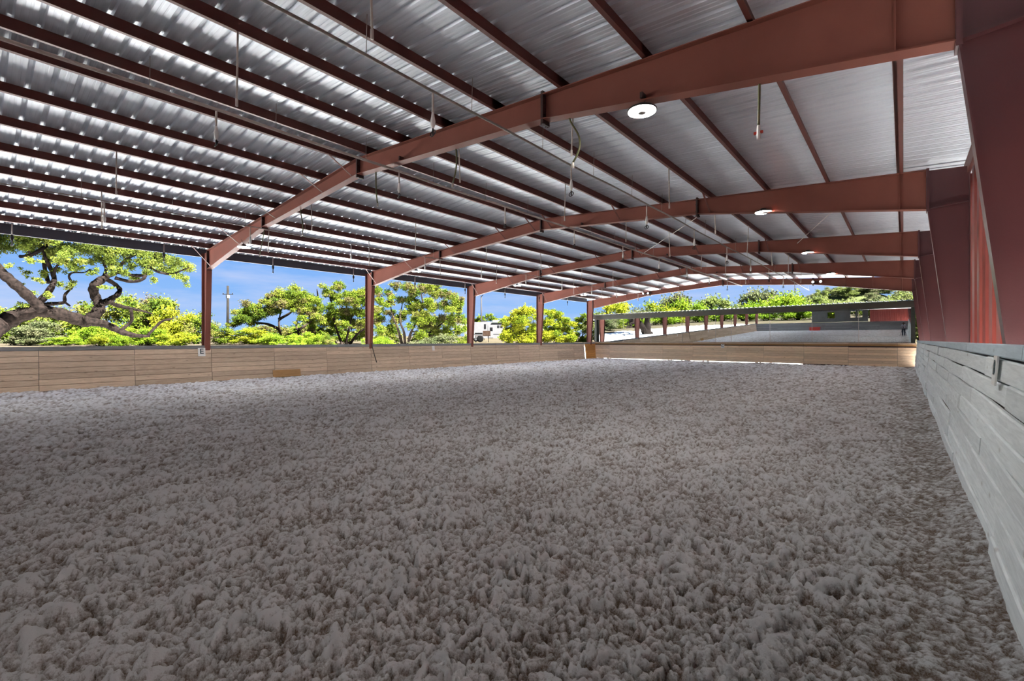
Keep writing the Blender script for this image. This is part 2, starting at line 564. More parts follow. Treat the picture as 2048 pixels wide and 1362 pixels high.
gme.polygons.foreach_set('material_index', ((gd + 1.6 * pn(gq[:, 0] / 5, gq[:, 1] / 5, 15) < 17.0)).astype(np.int32))
ground = bpy.data.objects.new('ground', gme)
link(ground)
tag(ground, 'pale dry grass ground around the riding hall', None, None, 'structure')

# distant scrub hill beyond the far end
hx = np.linspace(-70, 60, 60)
hy = np.linspace(150, 290, 50)
HX, HY = np.meshgrid(hx, hy)
HZ = 1.0 + 19.0 * np.exp(-((HX + 14) / 26.0) ** 2 - ((HY - 215) / 34.0) ** 2) + 1.2 * pn(HX / 9, HY / 9, 8)
hill = bpy.data.objects.new('hill', mesh_np('hill', np.stack([HX, HY, HZ], -1).reshape(-1, 3), grid_quads(60, 50), 'hill'))
link(hill)
tag(hill, 'low scrub covered hill beyond the far end', None, None, 'structure')

# ------------------------------------------------------------------ riding floor
def clods(u, v, seed, size=0.82):
    """Packed round clods: domes round jittered cell points, each with its own height."""
    ui, vi = np.floor(u), np.floor(v)
    best = np.zeros_like(u)
    for i in (-1, 0, 1):
        for j in (-1, 0, 1):
            cu, cv = ui + i, vi + j
            h = (cu.astype(np.int64) * 73856093 + cv.astype(np.int64) * 19349663 + seed * 83492791) & 0xFFFFFFFF
            h = ((h ^ (h >> 15)) * 2246822519) & 0xFFFFFFFF
            h = h ^ (h >> 13)
            jx = (h & 0x3FF) / 1023.0
            jy = ((h >> 10) & 0x3FF) / 1023.0
            hh = ((h >> 20) & 0x3FF) / 1023.0
            d2 = ((u - cu - jx) ** 2 + (v - cv - jy) ** 2) / (size * (0.65 + 0.5 * hh)) ** 2
            best = np.maximum(best, np.sqrt(np.maximum(0, 1 - d2)) * (0.35 + 0.65 * hh))
    return best

def clump_h(x, y):
    """Raked footing: fibre clods drawn out along the rake direction (Y)."""
    wx = x + 0.035 * pn(x / 0.13, y / 0.2, 21) + 0.015 * pn(x / 0.045, y / 0.05, 22)
    wy = y + 0.045 * pn(x / 0.15, y / 0.18, 23) + 0.015 * pn(x / 0.045, y / 0.05, 24)
    patch = np.clip(0.85 + 0.5 * pn(x / 0.4, y / 0.6, 9), 0.35, 1.3)
    a = clods(wx / 0.085, wy / 0.115, 1)
    b1 = clods(wx / 0.044, wy / 0.050, 2)
    c1 = clods(wx / 0.022, wy / 0.023, 3)
    big = pn(x / 1.3, y / 2.6, 6)
    furrow = pn(x / 0.16, y / 1.6, 12)
    amp = 1.0 - 0.60 * sstep(-0.45, 0.15, x)
    h = (0.080 * a + 0.064 * b1) * patch + 0.032 * c1 + 0.020 * furrow
    fibre = 0.58 * b1 * np.clip(patch, 0.7, 1.1) + 0.66 * c1 + 0.14 * a - 0.47 - 0.10 * sstep(-0.45, 0.15, x)  # pale fibre on clods; browner gaps put relief shade into the colour
    return np.clip(fibre, 0, 1), (h - 0.105) * amp + 0.022 * big + 0.05 * sstep(0.28, 0.60, x) - 0.02 * sstep(-0.3, 0.1, x)

fx = np.linspace(-22.3, 0.75, 120)
fy = np.linspace(Y_NEAR - 0.3, Y_FAR + 0.25, 240)
FX, FY = np.meshgrid(fx, fy)
ang = np.degrees(np.arctan2(FX, FY))
rad = np.hypot(FX, FY)
inside = (ang > -101) & (ang < 21) & (rad > 1.3) & (rad < 45)
FZ = 0.02 * pn(FX / 1.3, FY / 2.6, 6) + 0.014 * pn(FX / 0.4, FY / 0.5, 7) - np.where(inside, 0.22, 0.0)
floor = bpy.data.objects.new('floor', mesh_np('floor', np.stack([FX, FY, FZ], -1).reshape(-1, 3), grid_quads(120, 240), 'sand'))
fat_ = floor.data.attributes.new('fibre', 'FLOAT', 'POINT')
fat_.data.foreach_set('value', (0.30 + 0.25 * pn(FX / 0.2, FY / 0.2, 31)).ravel().astype(np.float32))
link(floor)
tag(floor, 'raked grey brown sand and fibre riding floor', None, None, 'structure')
NA, NR = 800, 770
aa = np.radians(np.linspace(-100, 20, NA))
rr = 1.35 * np.exp(np.linspace(0, math.log(45 / 1.35), NR))
AA, RR = np.meshgrid(aa, rr)
PX, PY = RR * np.sin(AA), RR * np.cos(AA)
CX, CY = np.clip(PX, -22.05, 0.64), np.clip(PY, -5, Y_FAR + 0.22)
PF, PZ = clump_h(CX, CY)
q = grid_quads(NA, NR)
out_x = ((PX != CX) | (PY != CY)).ravel()
q = q[~out_x[q].all(axis=1)]
used = np.zeros(NA * NR, bool)
used[q.ravel()] = True
remap = np.cumsum(used) - 1
FV = np.stack([CX, CY, PZ], -1).reshape(-1, 3)[used]
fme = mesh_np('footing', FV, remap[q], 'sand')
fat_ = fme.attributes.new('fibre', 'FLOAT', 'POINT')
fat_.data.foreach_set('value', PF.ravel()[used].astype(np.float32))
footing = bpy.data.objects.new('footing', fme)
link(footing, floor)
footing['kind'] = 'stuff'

# ------------------------------------------------------------------ boards
rnd = random.Random(11)
def board_mesh(name, length, height, thick, mat, bow=0.0, seed=0):
    """Board along local X from 0 to length, face towards -Y, standing on Z 0; chamfered long edges."""
    r = random.Random(seed)
    c = 0.012
    segs = 1 if not bow else 7
    sect = [(0, c), (0, height - c), (c, height), (thick, height), (thick, 0), (c, 0)]
    mb = MB()
    vs_, fs_ = [], []
    p1, p2 = r.uniform(0, 6), r.uniform(0, 6)
    n = len(sect)
    for i in range(segs + 1):
        t_ = i / segs
        up = bow * math.sin(p1 + t_ * 4.0) * 0.6
        outb = bow * math.sin(p2 + t_ * 5.0)
        for (y, z) in sect:
            top = z > height / 2
            vs_.append((t_ * length, y + outb * 0.8, z + (up if top else -bow * 0.35 * math.sin(p2 + t_ * 3))))
    for i in range(segs):
        for k in range(n):
            fs_.append((i * n + k, i * n + (k + 1) % n, (i + 1) * n + (k + 1) % n, (i + 1) * n + k))
    fs_.append(tuple(range(n - 1, -1, -1)))
    fs_.append(tuple(range(segs * n, segs * n + n)))
    mb.add(vs_, fs_)
    return mb.mesh(name, mat)

# left kick wall: 2.517 m sections, seven rows, facing +X
wall_left = setting('wall_left', (-22.0, 7.0, 0))
SEC = 2.517
bm_left = [board_mesh('board', SEC - 0.012, 0.189, 0.038, 'pine', 0.0, s_) for s_ in range(1)]
bm_sunlit = board_mesh('board', 1.82, 0.189, 0.038, 'sunlit_pine')
cap_left = board_mesh('cap_board', SEC - 0.006, 0.135, 0.05, 'cap_grey')
LEAN_L = R(6.5)
def left_board(name, mesh, y, z, dx=0.0):
    # face -Y of the mesh turned to +X; lean the top outwards
    x = -21.87 - z * math.tan(LEAN_L) + dx
    o = place(name, mesh, (x, y, z), wall_left)
    o.rotation_euler = (Matrix.Rotation(-LEAN_L, 4, 'Y') @ Matrix.Rotation(R(90), 4, 'Z')).to_euler()
    return o
y = 1.511 - SEC * 10
k = 0
while y + SEC < 36.0:
    for row in range(7):
        left_board('board', bm_left[0], y + rnd.uniform(-0.003, 0.003), -0.02 + row * 0.194, rnd.uniform(-0.004, 0.005))
    left_board('cap_board', cap_left, y, 1.338, 0.014)
    MB().prism_y([(-21.93, -0.1), (-22.095, 1.40), (-22.135, 1.40), (-21.97, -0.1)], y - 0.06, y + 0.06).build('batten', 'cap_grey', wall_left)
    y += SEC
    k += 1
bm_short = board_mesh('board', 36.0 - y, 0.189, 0.038, 'pine')
for row in range(7):
    left_board('board', bm_short, y, -0.02 + row * 0.194, rnd.uniform(-0.004, 0.005))
left_board('cap_board', board_mesh('cap_board', 36.0 - y, 0.135, 0.05, 'cap_grey'), y, 1.338, 0.014)
MB().prism_y([(-21.93, -0.12), (-22.10, 1.40), (-22.12, 1.40), (-21.95, -0.12)], -23.6, 35.99).build('backing_sheet', 'plate', wall_left)
MB().prism_y([(-21.93, -0.12), (-22.10, 1.40), (-22.12, 1.40), (-21.95, -0.12)], 36.24, 38.1).build('backing_sheet', 'plate', wall_left)
# last section before the far corner, behind a narrow open slot; sunlight put into its colour
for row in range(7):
    left_board('board', bm_sunlit, 36.22, -0.02 + row * 0.194, rnd.uniform(-0.003, 0.003))
left_board('cap_board', board_mesh('cap_board', 2.0, 0.135, 0.05, 'cap_grey'), 36.05, 1.338, 0.012)

# right kick wall: staggered bowed boards, facing -X
wall_right = setting('wall_right', (0.8, 7.0, 0))
LEAN_R = R(4.2)
bm_right = {}
for L_ in (2.4, 3.6, 4.8):
    bm_right[L_] = [board_mesh('board', L_ - 0.010, 0.185, 0.036, 'pale_wood', 0.015, 40 + i + int(L_ * 10)) for i in range(5)]
def right_board(name, mesh, y, z, dx=0.0):
    x = 0.515 + z * math.tan(LEAN_R) + dx
    o = place(name, mesh, (x, y, z), wall_right)
    o.rotation_euler = (Matrix.Rotation(LEAN_R, 4, 'Y') @ Matrix.Rotation(R(-90), 4, 'Z')).to_euler()
    return o
for row in range(8):
    y = 37.6
    L_ = (2.4, 3.6, 4.8, 3.6)[row % 4]
    while y > Y_NEAR + 2.0:
        right_board('board', rnd.choice(bm_right[L_]), y, -0.03 + row * 0.197, rnd.uniform(-0.007, 0.008))
        y -= L_
        L_ = rnd.choice((3.6, 3.6, 4.8))
cap_r = board_mesh('cap_board', 3.64, 0.115, 0.06, 'cap_blue')
y = 37.6
while y > Y_NEAR + 2.0:
    right_board('cap_board', cap_r, y, 1.552, -0.012)
    y -= 3.66
MB().prism_y([(0.575, -0.1), (0.705, 1.65), (0.725, 1.65), (0.595, -0.1)], Y_NEAR, 37.6).build('backing_sheet', 'plate', wall_right)

# far kick wall: facing -Y, open gap along the sand
wall_far = setting('wall_far', (-10.5, 38.0, 0))
LEAN_F = R(5.0)
bm_far = board_mesh('board', 2.50, 0.169, 0.038, 'warm_pine')
cap_far = board_mesh('cap_board', 2.50, 0.09, 0.16, 'pine')
trim_far = board_mesh('trim_board', 2.50, 0.12, 0.03, 'ply')
def far_board(name, mesh, x, z, dy=0.0, sx=1.0):
    o = place(name, mesh, (x, 37.85 + z * math.tan(LEAN_F) + dy, z), wall_far)
    o.rotation_euler = (-LEAN_F, 0, 0)
    o.scale = (sx, 1, 1)
    return o
x = -22.0 - 1.0
XJ = [-22.35, -20.5, -17.99, -15.49, -13.0, -10.42, -7.85, -5.32, -2.79, -0.28, 0.62]
for i in range(len(XJ) - 1):
    sx = (XJ[i + 1] - XJ[i] - 0.012) / 2.50
    for row in range(7):
        far_board('board', bm_far, XJ[i], (0.032 if XJ[i] < -5 else 0.0) + row * 0.174, rnd.uniform(-0.003, 0.003), sx)
    far_board('trim_board', trim_far, XJ[i], 1.30, -0.022, sx)
    far_board('cap_board', cap_far, XJ[i], 1.42, -0.05, sx)

MB().prism_x([(37.91, 0.04), (38.02, 1.40), (38.04, 1.40), (37.93, 0.04)], -22.4, 0.62).build('backing_sheet', 'plate', wall_far)
MB().prism_x([(37.91, -0.1), (37.93, -0.1), (37.94, 0.1), (37.92, 0.1)], -5.4, 0.62).build('kick_sheet', 'plate', wall_far)

# near kick wall behind the camera
wall_near = setting('wall_near', (-10.5, Y_NEAR, 0))
bm_near = board_mesh('board', 3.83, 0.206, 0.038, 'cap_grey')
x = -22.2
while x < 0.0:
    for row in range(7):
        o = place('board', bm_near, (x + 3.83, Y_NEAR - row * 0.012, -0.02 + row * 0.204), wall_near)
        o.rotation_euler = (0, 0, R(180))
    x += 3.83
# closed gable parts above it: grey boarded shed front with windows, red sheet to the right
for x0, x1, z0, z1 in ((-13.0, -10.6, 1.4, 5.9), (-10.6, -9.5, 1.4, 2.1), (-10.6, -9.5, 3.2, 5.9), (-9.5, -7.2, 1.4, 5.9), (-7.2, -6.5, 1.4, 2.1), (-7.2, -6.5, 3.3, 5.9), (-6.5, -6.2, 1.4, 5.9),
                       (-6.2, -5.5, 1.4, 2.1), (-6.2, -5.5, 3.3, 5.9), (-5.5, -4.7, 1.4, 5.9)):
    MB().box(x0, x1, -25.2, -25.1, z0, z1).build('shed_panel', 'grey_wall', wall_near)

# ------------------------------------------------------------------ ribbed sheets
def rib_profile(n_ribs, pitch, flat=0.0, rib=0.036):
    p = []
    for i in range(n_ribs):
        b0 = i * pitch
        p += [(b0, 0), (b0 + 0.022, rib), (b0 + 0.062, rib), (b0 + 0.084, 0), (b0 + 0.135, 0), (b0 + 0.145, 0.0065), (b0 + 0.165, 0.0065), (b0 + 0.175, 0),
              (b0 + 0.215, 0), (b0 + 0.225, 0.0065), (b0 + 0.245, 0.0065), (b0 + 0.255, 0)]
    p.append((n_ribs * pitch, 0))
    return p
PITCH = 0.3047
prof3 = rib_profile(3, PITCH)
PW = PITCH * 3
SHEET = 0.207      # sheet above rafter line: purlin depth

ceiling = setting('ceiling', (XD, 6.0, ZD))
def roof_panel_mesh(xa, xb):
    vs_, fs_ = [], []
    for (yy, zz) in prof3:
        vs_ += [(xa, yy, roof_z(xa + (1e-6 if xb > xa else -1e-6)) + SHEET + zz), (xb, yy, roof_z(xb) + SHEET + zz)]
    for i in range(len(prof3) - 1):
        fs_.append((2 * i, 2 * i + 2, 2 * i + 3, 2 * i + 1))
    return MB().add(vs_, fs_).mesh('roof_panel', 'roof')
rp_left = roof_panel_mesh(XD, XL - 0.28)
rp_right = roof_panel_mesh(XD, XR + 0.45)
N_PANEL = 70
for i in range(N_PANEL):
    yy = -25.25 + i * PW
    place('roof_panel', rp_left, (0, yy, 0), ceiling)
    place('roof_panel', rp_right, (0, yy, 0), ceiling)
MB().prism_y([(XD - 0.30, roof_z(XD - 0.3) + SHEET + 0.034), (XD, ZD + SHEET + 0.055), (XD + 0.30, roof_z(XD + 0.3) + SHEET + 0.034), (XD, ZD + SHEET + 0.045)], -25.25, 38.7).build('ridge_cap', 'roof', ceiling)

# purlins: Z sections spanning frame to frame
PUR_L = [-10.78, -12.29, -13.79, -15.28, -16.85, -18.37, -19.90, -21.43]
PUR_R = [-10.02, -8.66, -7.21, -5.80, -4.35, -2.88, -1.49, -0.07]
def purlin_mesh(length):
    d, w, tk, lip = 0.203, 0.068, 0.006, 0.018
    poly = [(0, 0), (w, 0), (w, lip), (w - tk, lip), (w - tk, tk), (tk, tk), (tk, d), (-w + tk, d), (-w + tk, d - lip), (-w, d - lip), (-w, d + 0), (-w, d - 0.0), (0, d - tk)]
    poly = [(0, 0), (w, 0), (w, lip), (w - tk, lip), (w - tk, tk), (tk, tk), (tk, d), (-w, d), (-w, d - lip), (-w + tk, d - lip), (-w + tk, d - tk), (0, d - tk)]
    return MB().prism_y(poly, -0.15, length + 0.15).mesh('purlin', 'purlin')
pm = purlin_mesh(BAY)
pm_end = purlin_mesh(1.35)
for x in PUR_L + PUR_R:
    tilt = -math.atan(SL) if x < XD else -math.atan(SR)
    for k in range(len(FRAME_Y) - 1):
        place('purlin', pm, (x, FRAME_Y[k], roof_z(x)), ceiling, (0, tilt, 0))
    place('purlin', pm_end, (x, FRAME_Y[-1] + 0.16, roof_z(x)), ceiling, (0, tilt, 0))
eave_l = MB().prism_y([(-22.46, 5.17), (-22.40, 5.17), (-22.40, 5.18), (-22.445, 5.19), (-22.445, 5.50), (-22.40, 5.51), (-22.40, 5.52), (-22.46, 5.52)], 0, BAY).mesh('eave_strut', 'eave')
eave_r = MB().prism_y([(1.06, 5.36), (1.12, 5.36), (1.12, 5.70), (1.06, 5.70)], 0, BAY).mesh('eave_strut', 'purlin')
for k in range(len(FRAME_Y) - 1):
    place('eave_strut', eave_l, (0, FRAME_Y[k], 0), ceiling)
    place('eave_strut', eave_r, (0, FRAME_Y[k], 0), ceiling)

# right wall sheeting above the kick wall, with girts
profw = []
profw = [(0, 0), (0.22, 0), (0.27, 0.06), (0.70, 0.06), (0.75, 0)]
profw.append((PW, 0))
def wall_panel_mesh():
    vs_, fs_ = [], []
    for (yy, zz) in profw:
        vs_ += [(1.28 - zz, yy, 0.9), (1.28 - zz, yy, 5.80)]
    for i in range(len(profw) - 1):
        fs_.append((2 * i, 2 * i + 1, 2 * i + 3, 2 * i + 2))
    return MB().add(vs_, fs_).mesh('wall_panel', 'clad')
wp = wall_panel_mesh()
for i in range(71):
    place('wall_panel', wp, (0, -24.9 + i * PW, 0), wall_right)
wpn_v, wpn_f = [], []
for (yy, zz) in prof3:
    wpn_v += [(yy, -25.0 + zz, 1.2), (yy, -25.0 + zz, 5.62)]
for i in range(len(prof3) - 1):
    wpn_f.append((2 * i, 2 * i + 1, 2 * i + 3, 2 * i + 2))
wpn = MB().add(wpn_v, wpn_f).mesh('wall_panel', 'clad')
for i in range(6):
    place('wall_panel', wpn, (-4.45 + i * PW, 0, 0), wall_near)

# ------------------------------------------------------------------ portal frames
FW, FT = 0.20, 0.014           # flange width and thickness
def i_member(name, y, outer, inner, mat, parent):
    """Tapered I section in the XZ plane; outer and inner are the two flange lines (two points each)."""
    mb = MB()
    (a0, a1), (b0, b1) = outer, inner
    mb.prism_y([a0, a1, b1, b0], y - 0.005, y + 0.005)
    for p, q_ in ((a0, a1), (b0, b1)):
        d = Vector((q_[0] - p[0], 0, q_[1] - p[1])).normalized()
        nrm = Vector((-d.z, 0, d.x)) * (FT / 2)
        mb.prism_y([(p[0] - nrm.x, p[1] - nrm.z), (q_[0] - nrm.x, q_[1] - nrm.z), (q_[0] + nrm.x, q_[1] + nrm.z), (p[0] + nrm.x, p[1] + nrm.z)], y - FW / 2, y + FW / 2)
    return mb.build(name, mat, parent)

def rafter_bottom(x):
    pts = [(-21.80, 4.60), (-16.30, 5.47), (XD, 5.88), (-4.69, 5.47), (0.42, 4.66)]
    for (x0, z0), (x1, z1) in zip(pts, pts[1:]):
        if x0 <= x <= x1:
            return z0 + (z1 - z0) * (x - x0) / (x1 - x0)
    return pts[0][1] if x < pts[0][0] else pts[-1][1]

FRAME_LABEL = {
    4: 'nearest red oxide portal frame crossing the top right of the hall',
    5: 'second red oxide portal frame from the camera',
    6: 'third red oxide portal frame from the camera',
    7: 'fourth red oxide portal frame from the camera',
    8: 'farthest red oxide portal frame, standing in front of the mirror wall',
    3: 'first portal frame behind the camera, seen in the arena mirror',
    2: 'second portal frame behind the camera, seen in the arena mirror',
    1: 'third portal frame behind the camera, seen in the arena mirror',
    0: 'last portal frame behind the camera, standing at the near gable',
}
for k, y in enumerate(FRAME_Y):
    fr = thing('portal_frame', FRAME_LABEL[k], 'steel frame', (XD, y, 0), 'red oxide portal frames of the hall')
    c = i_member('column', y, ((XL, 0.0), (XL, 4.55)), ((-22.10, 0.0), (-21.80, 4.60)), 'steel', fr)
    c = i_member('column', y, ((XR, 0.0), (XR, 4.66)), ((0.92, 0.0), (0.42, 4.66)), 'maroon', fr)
    i_member('rafter', y, ((-21.80, roof_z(-21.8)), (-16.30, roof_z(-16.3))), ((-21.80, 4.60), (-16.30, 5.47)), 'steel', fr)
    i_member('rafter', y, ((-16.30, roof_z(-16.3)), (XD, ZD)), ((-16.30, 5.47), (XD, 5.88)), 'steel', fr)
    i_member('rafter', y, ((XD, ZD), (-4.69, roof_z(-4.69))), ((XD, 5.88), (-4.69, 5.47)), 'steel', fr)
    i_member('rafter', y, ((-4.69, roof_z(-4.69)), (0.42, roof_z(0.42))), ((-4.69, 5.47), (0.42, 4.66)), 'steel', fr)
    # column heads outside the knee plates
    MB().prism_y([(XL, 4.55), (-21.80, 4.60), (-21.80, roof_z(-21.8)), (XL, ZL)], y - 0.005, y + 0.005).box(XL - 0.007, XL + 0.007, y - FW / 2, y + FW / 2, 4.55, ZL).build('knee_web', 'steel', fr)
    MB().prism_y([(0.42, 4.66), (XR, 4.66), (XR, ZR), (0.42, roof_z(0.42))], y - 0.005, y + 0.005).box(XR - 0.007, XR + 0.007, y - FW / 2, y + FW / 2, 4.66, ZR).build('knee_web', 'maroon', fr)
    for x, ext in ((-16.30, 0.05), (XD, 0.09), (-4.69, 0.09)):
        zb, zt = rafter_bottom(x), roof_z(x)
        pl = MB().box(x - 0.022, x + 0.022, y - FW / 2, y + FW / 2, zb - ext, zt + ext * 0.6).build('splice_plate', 'plate', fr)
        if k in (4, 5):
            for dz in (0.03, 0.30, 0.7, 0.95):
                for dy in (-0.06, 0.06):
                    zz = zb - ext + (zt - zb + ext) * dz
                    MB().box(x - 0.045, x + 0.045, y + dy - 0.013, y + dy + 0.013, zz - 0.013, zz + 0.013).build('bolt', 'plate', pl)
    MB().box(-21.82, -21.78, y - FW / 2, y + FW / 2, 4.56, roof_z(-21.8)).build('knee_plate', 'plate', fr)
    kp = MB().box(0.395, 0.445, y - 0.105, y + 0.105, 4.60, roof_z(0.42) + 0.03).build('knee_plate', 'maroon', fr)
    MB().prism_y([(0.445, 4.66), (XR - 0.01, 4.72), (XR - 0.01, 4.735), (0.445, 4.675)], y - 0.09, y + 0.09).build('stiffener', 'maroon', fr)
    MB().box(-0.075, -0.06, y - 0.09, y + 0.09, rafter_bottom(-0.07), roof_z(-0.07)).build('stiffener', 'steel', fr)
    if k >= 4:
        # flange braces from the lower rafter flange up to the purlins
        xs = [-21.43, -18.37, -15.28, -12.29, -10.78]
        if k == 8:
            xs = PUR_L + PUR_R
        elif k > 4:
            xs = [-21.43, -18.37, -15.28, -12.29, -10.78, -10.02, -7.21, -4.35]
        for x in xs:
            MB().bar((x + 0.03, y - 0.72, roof_z(x) + 0.02), (x + 0.03, y - 0.06, rafter_bottom(x) + 0.02), 0.045, 0.012).build('flange_brace', 'purlin' if k < 8 else 'steel', fr)
        for x in (-8.66, -2.88):
            MB().box(x - 0.02, x + 0.02, y - 0.14, y - 0.02, rafter_bottom(x) + 0.01, rafter_bottom(x) + 0.09).build('clip', 'plate', fr)

# ------------------------------------------------------------------ mirror wall at the far end
mw = thing('arena_mirror', 'long tilted riding mirror under a dark ribbed canopy on the far wall', 'mirror', (-10.8, 38.4, 1.4))
TILT = R(1.6)
MX = [-21.95, -19.35, -16.74, -14.04, -11.38, -10.20, -7.53, -4.90, -2.28, 0.37]
def canopy_z(x):
    return 3.99 + (x + 22.39) * 0.0078
for x0, x1 in zip(MX, MX[1:]):
    zt = 3.70
    vs_ = [(x0 + 0.006, 38.42, 1.52), (x1 - 0.006, 38.42, 1.52), (x1 - 0.006, 38.42 - (zt - 1.52) * math.tan(TILT), zt), (x0 + 0.006, 38.42 - (zt - 1.52) * math.tan(TILT), zt)]
    back = [(p[0], p[1] + 0.012, p[2]) for p in vs_]
    MB().add(vs_ + back, [(0, 1, 2, 3), (7, 6, 5, 4), (0, 4, 5, 1), (1, 5, 6, 2), (2, 6, 7, 3), (3, 7, 4, 0)]).build('mirror_pane', 'mirror', mw)
for x in MX[1:-1]:
    MB().bar((x, 38.425, 1.52), (x, 38.425 - 2.1 * math.tan(TILT), 3.62), 0.03, 0.03).build('joint_strip', 'pipe', mw)
for x in (MX[0] - 0.12, MX[-1] + 0.10):
    MB().box(x - 0.10, x + 0.10, 38.15, 38.75, 0.6, 3.95).build('end_post', 'dark_green', mw)
for x in MX[1:-1]:
    MB().box(x - 0.05, x + 0.05, 38.50, 38.62, 0.0, 3.9).build('back_post', 'dark_green', mw)
cx0, cx1 = -22.42, 0.52
def canopy_poly(x):
    return canopy_z(x)
vs_ = []
for x in (cx0, cx1):
    z = canopy_z(x)
    vs_ += [(x, 37.98, z - 0.40), (x, 38.03, z - 0.40), (x, 38.03, z - 0.02), (x, 37.98, z - 0.02)]
MB().add(vs_, [(0, 1, 2, 3), (7, 6, 5, 4), (0, 4, 5, 1), (1, 5, 6, 2), (2, 6, 7, 3), (3, 7, 4, 0)]).build('fascia_board', 'canopy', mw)
vs_ = []
for x in (cx0, cx1):
    z = canopy_z(x)
    vs_ += [(x, 38.03, z - 0.40), (x, 38.95, z - 0.46), (x, 38.95, z - 0.42), (x, 38.03, z - 0.36)]
MB().add(vs_, [(0, 1, 2, 3), (7, 6, 5, 4), (0, 4, 5, 1), (1, 5, 6, 2), (2, 6, 7, 3), (3, 7, 4, 0)]).build('soffit', 'canopy', mw)
n_can = 25
for i in range(n_can):
    x0 = cx0 + i * (cx1 - cx0) / n_can
    vs_, fs_ = [], []
    for (yy, zz) in prof3:
        x = x0 + yy * (cx1 - cx0) / n_can / PW
        vs_ += [(x, 37.92, canopy_z(x) - 0.02 + zz * 1.25), (x, 39.05, canopy_z(x) + 0.10 + zz * 1.25)]
    for j in range(len(prof3) - 1):
        fs_.append((2 * j, 2 * j + 2, 2 * j + 3, 2 * j + 1))
    MB().add(vs_, fs_).build('canopy_sheet', 'canopy', mw)
MB().box(cx0, cx1, 38.55, 38.60, 0.1, 3.7).build('back_sheet', 'canopy', mw)

# ------------------------------------------------------------------ round lamps under the rafters
def round_lamp(x, k, z, label):
    y = FRAME_Y[k]
    L_ = thing('high_bay_lamp', label, 'lamp', (x, y, z), 'round lamps under the rafters')
    smooth(MB().lathe((x, y, z), [(0.21, 0.0), (0.215, 0.012), (0.20, 0.03), (0.09, 0.05), (0.07, 0.10), (0.0, 0.105)], 28)).build('housing', 'black', L_)
    MB().lathe((x, y, z), [(0.0, -0.004), (0.198, -0.004), (0.198, 0.0), (0.0, 0.0)], 28).build('lens', 'lamp', L_)
    MB().lathe((x, y, z), [(0.0, -0.03), (0.055, -0.028), (0.065, -0.004), (0.0, -0.004)], 18).build('hub', 'grey_pipe', L_)
    zb = rafter_bottom(x)
    MB().tube([(x, y, z + 0.10), (x, y, zb + 0.01)], 0.012, 6).build('stem', 'black', L_)
    MB().tube([(x + 0.03, y - 0.02, z + 0.10), (x + 0.09, y - 0.06, (z + zb) / 2 + 0.05), (x + 0.05, y - 0.10, zb + 0.1)], 0.006, 5).build('cord', 'black', L_)
for k in (4, 5, 6, 7):
    w_ = ['nearest', 'second', 'third', 'fourth'][k - 4]
    round_lamp(-2.93, k, 5.06 if k == 4 else 5.20, 'round lamp under the right half of the %s portal frame' % w_)
    round_lamp(-18.1, k, 5.03, 'round lamp under the left half of the %s portal frame' % w_)
for k in (1, 2, 3):  # unseen lamps, added behind the camera as fill light
    w_ = ['third', 'second', 'first'][k - 1]
    round_lamp(-2.93, k, 5.20, 'added round fill lamp on the right half of the %s frame behind the camera' % w_)
    round_lamp(-18.1, k, 5.03, 'added round fill lamp on the left half of the %s frame behind the camera' % w_)
def flood_pair(x, z, label):
    y = 37.02
    L_ = thing('floodlight', label, 'lamp', (x, y, z), 'twin floodlights on the far frame')
    MB().box(x - 0.30, x + 0.30, y + 0.02, y + 0.10, z - 0.03, z + 0.03).build('bracket', 'black', L_)
    for s_ in (-1, 1):
        smooth(MB().lathe((x + s_ * 0.22, y, z), [(0.0, -0.06), (0.085, -0.06), (0.095, 0.0), (0.05, 0.06), (0.0, 0.06)], 14, 'Y')).build('head', 'black', L_)
        MB().lathe((x + s_ * 0.22, y - 0.066, z), [(0.0, -0.003), (0.075, -0.003), (0.075, 0.003), (0.0, 0.003)], 14, 'Y').build('lens', 'flood', L_)
flood_pair(-16.6, 5.62, 'twin floodlight on the left half of the farthest frame')
flood_pair(-4.45, 5.62, 'twin floodlight on the right half of the farthest frame')

# ------------------------------------------------------------------ sprinkler pipes with drop nozzles
def nozzle_drop(x, y, z0, z1, mat, parent, ring=True):
    d = smooth(MB().tube([(x, y, z0), (x, y, z1 + 0.30)], 0.017, 8)).build('drop_pipe', mat, parent)
    smooth(MB().lathe((x, y, z1), [(0.0, 0.12), (0.02, 0.13), (0.034, 0.18), (0.038, 0.24), (0.026, 0.30), (0.018, 0.36), (0.0, 0.36)], 12)).build('nozzle_body', 'white', d)
    if ring:
        mb = MB()
        ring_pts = [(x + 0.052 * math.cos(a), y + 0.02 * math.sin(a), z1 + 0.055 + 0.052 * math.sin(a)) for a in [2 * math.pi * i / 14 for i in range(15)]]
        mb.tube(ring_pts, 0.009, 6, False)
        mb.tube([(x, y, z1 + 0.13), (x, y, z1 + 0.03)], 0.014, 6)
        smooth(mb).build('spinner', 'black', d)
def sprinkler_line(name_label, x, z, y0, y1, mat, r, ys, zb, ring=True):
    t_ = thing('sprinkler_pipe', name_label, 'pipe', (x, y0, z), 'overhead sprinkler pipes')
    pts = []
    n = 40
    for i in range(n + 1):
        yy = y0 + (y1 - y0) * i / n
        pts.append((x + 0.02 * math.sin(yy * 0.6), yy, z - 0.018 * (1 - math.cos(2 * math.pi * (yy - FRAME_Y[0]) / BAY * 2)) * 0.5))
    smooth(MB().tube(pts, r, 8)).build('pipe', mat, t_)
    for yy in ys:
        nozzle_drop(x, yy, z - 0.01, zb, 'pipe', t_, ring)
    yy = y0 + 1.0
    while yy < y1:
        MB().tube([(x, yy, z), (x + 0.02, yy, roof_z(x) + 0.01)], 0.005, 5).build('hanger', 'grey_pipe', t_)
        yy += BAY / 4
    return t_
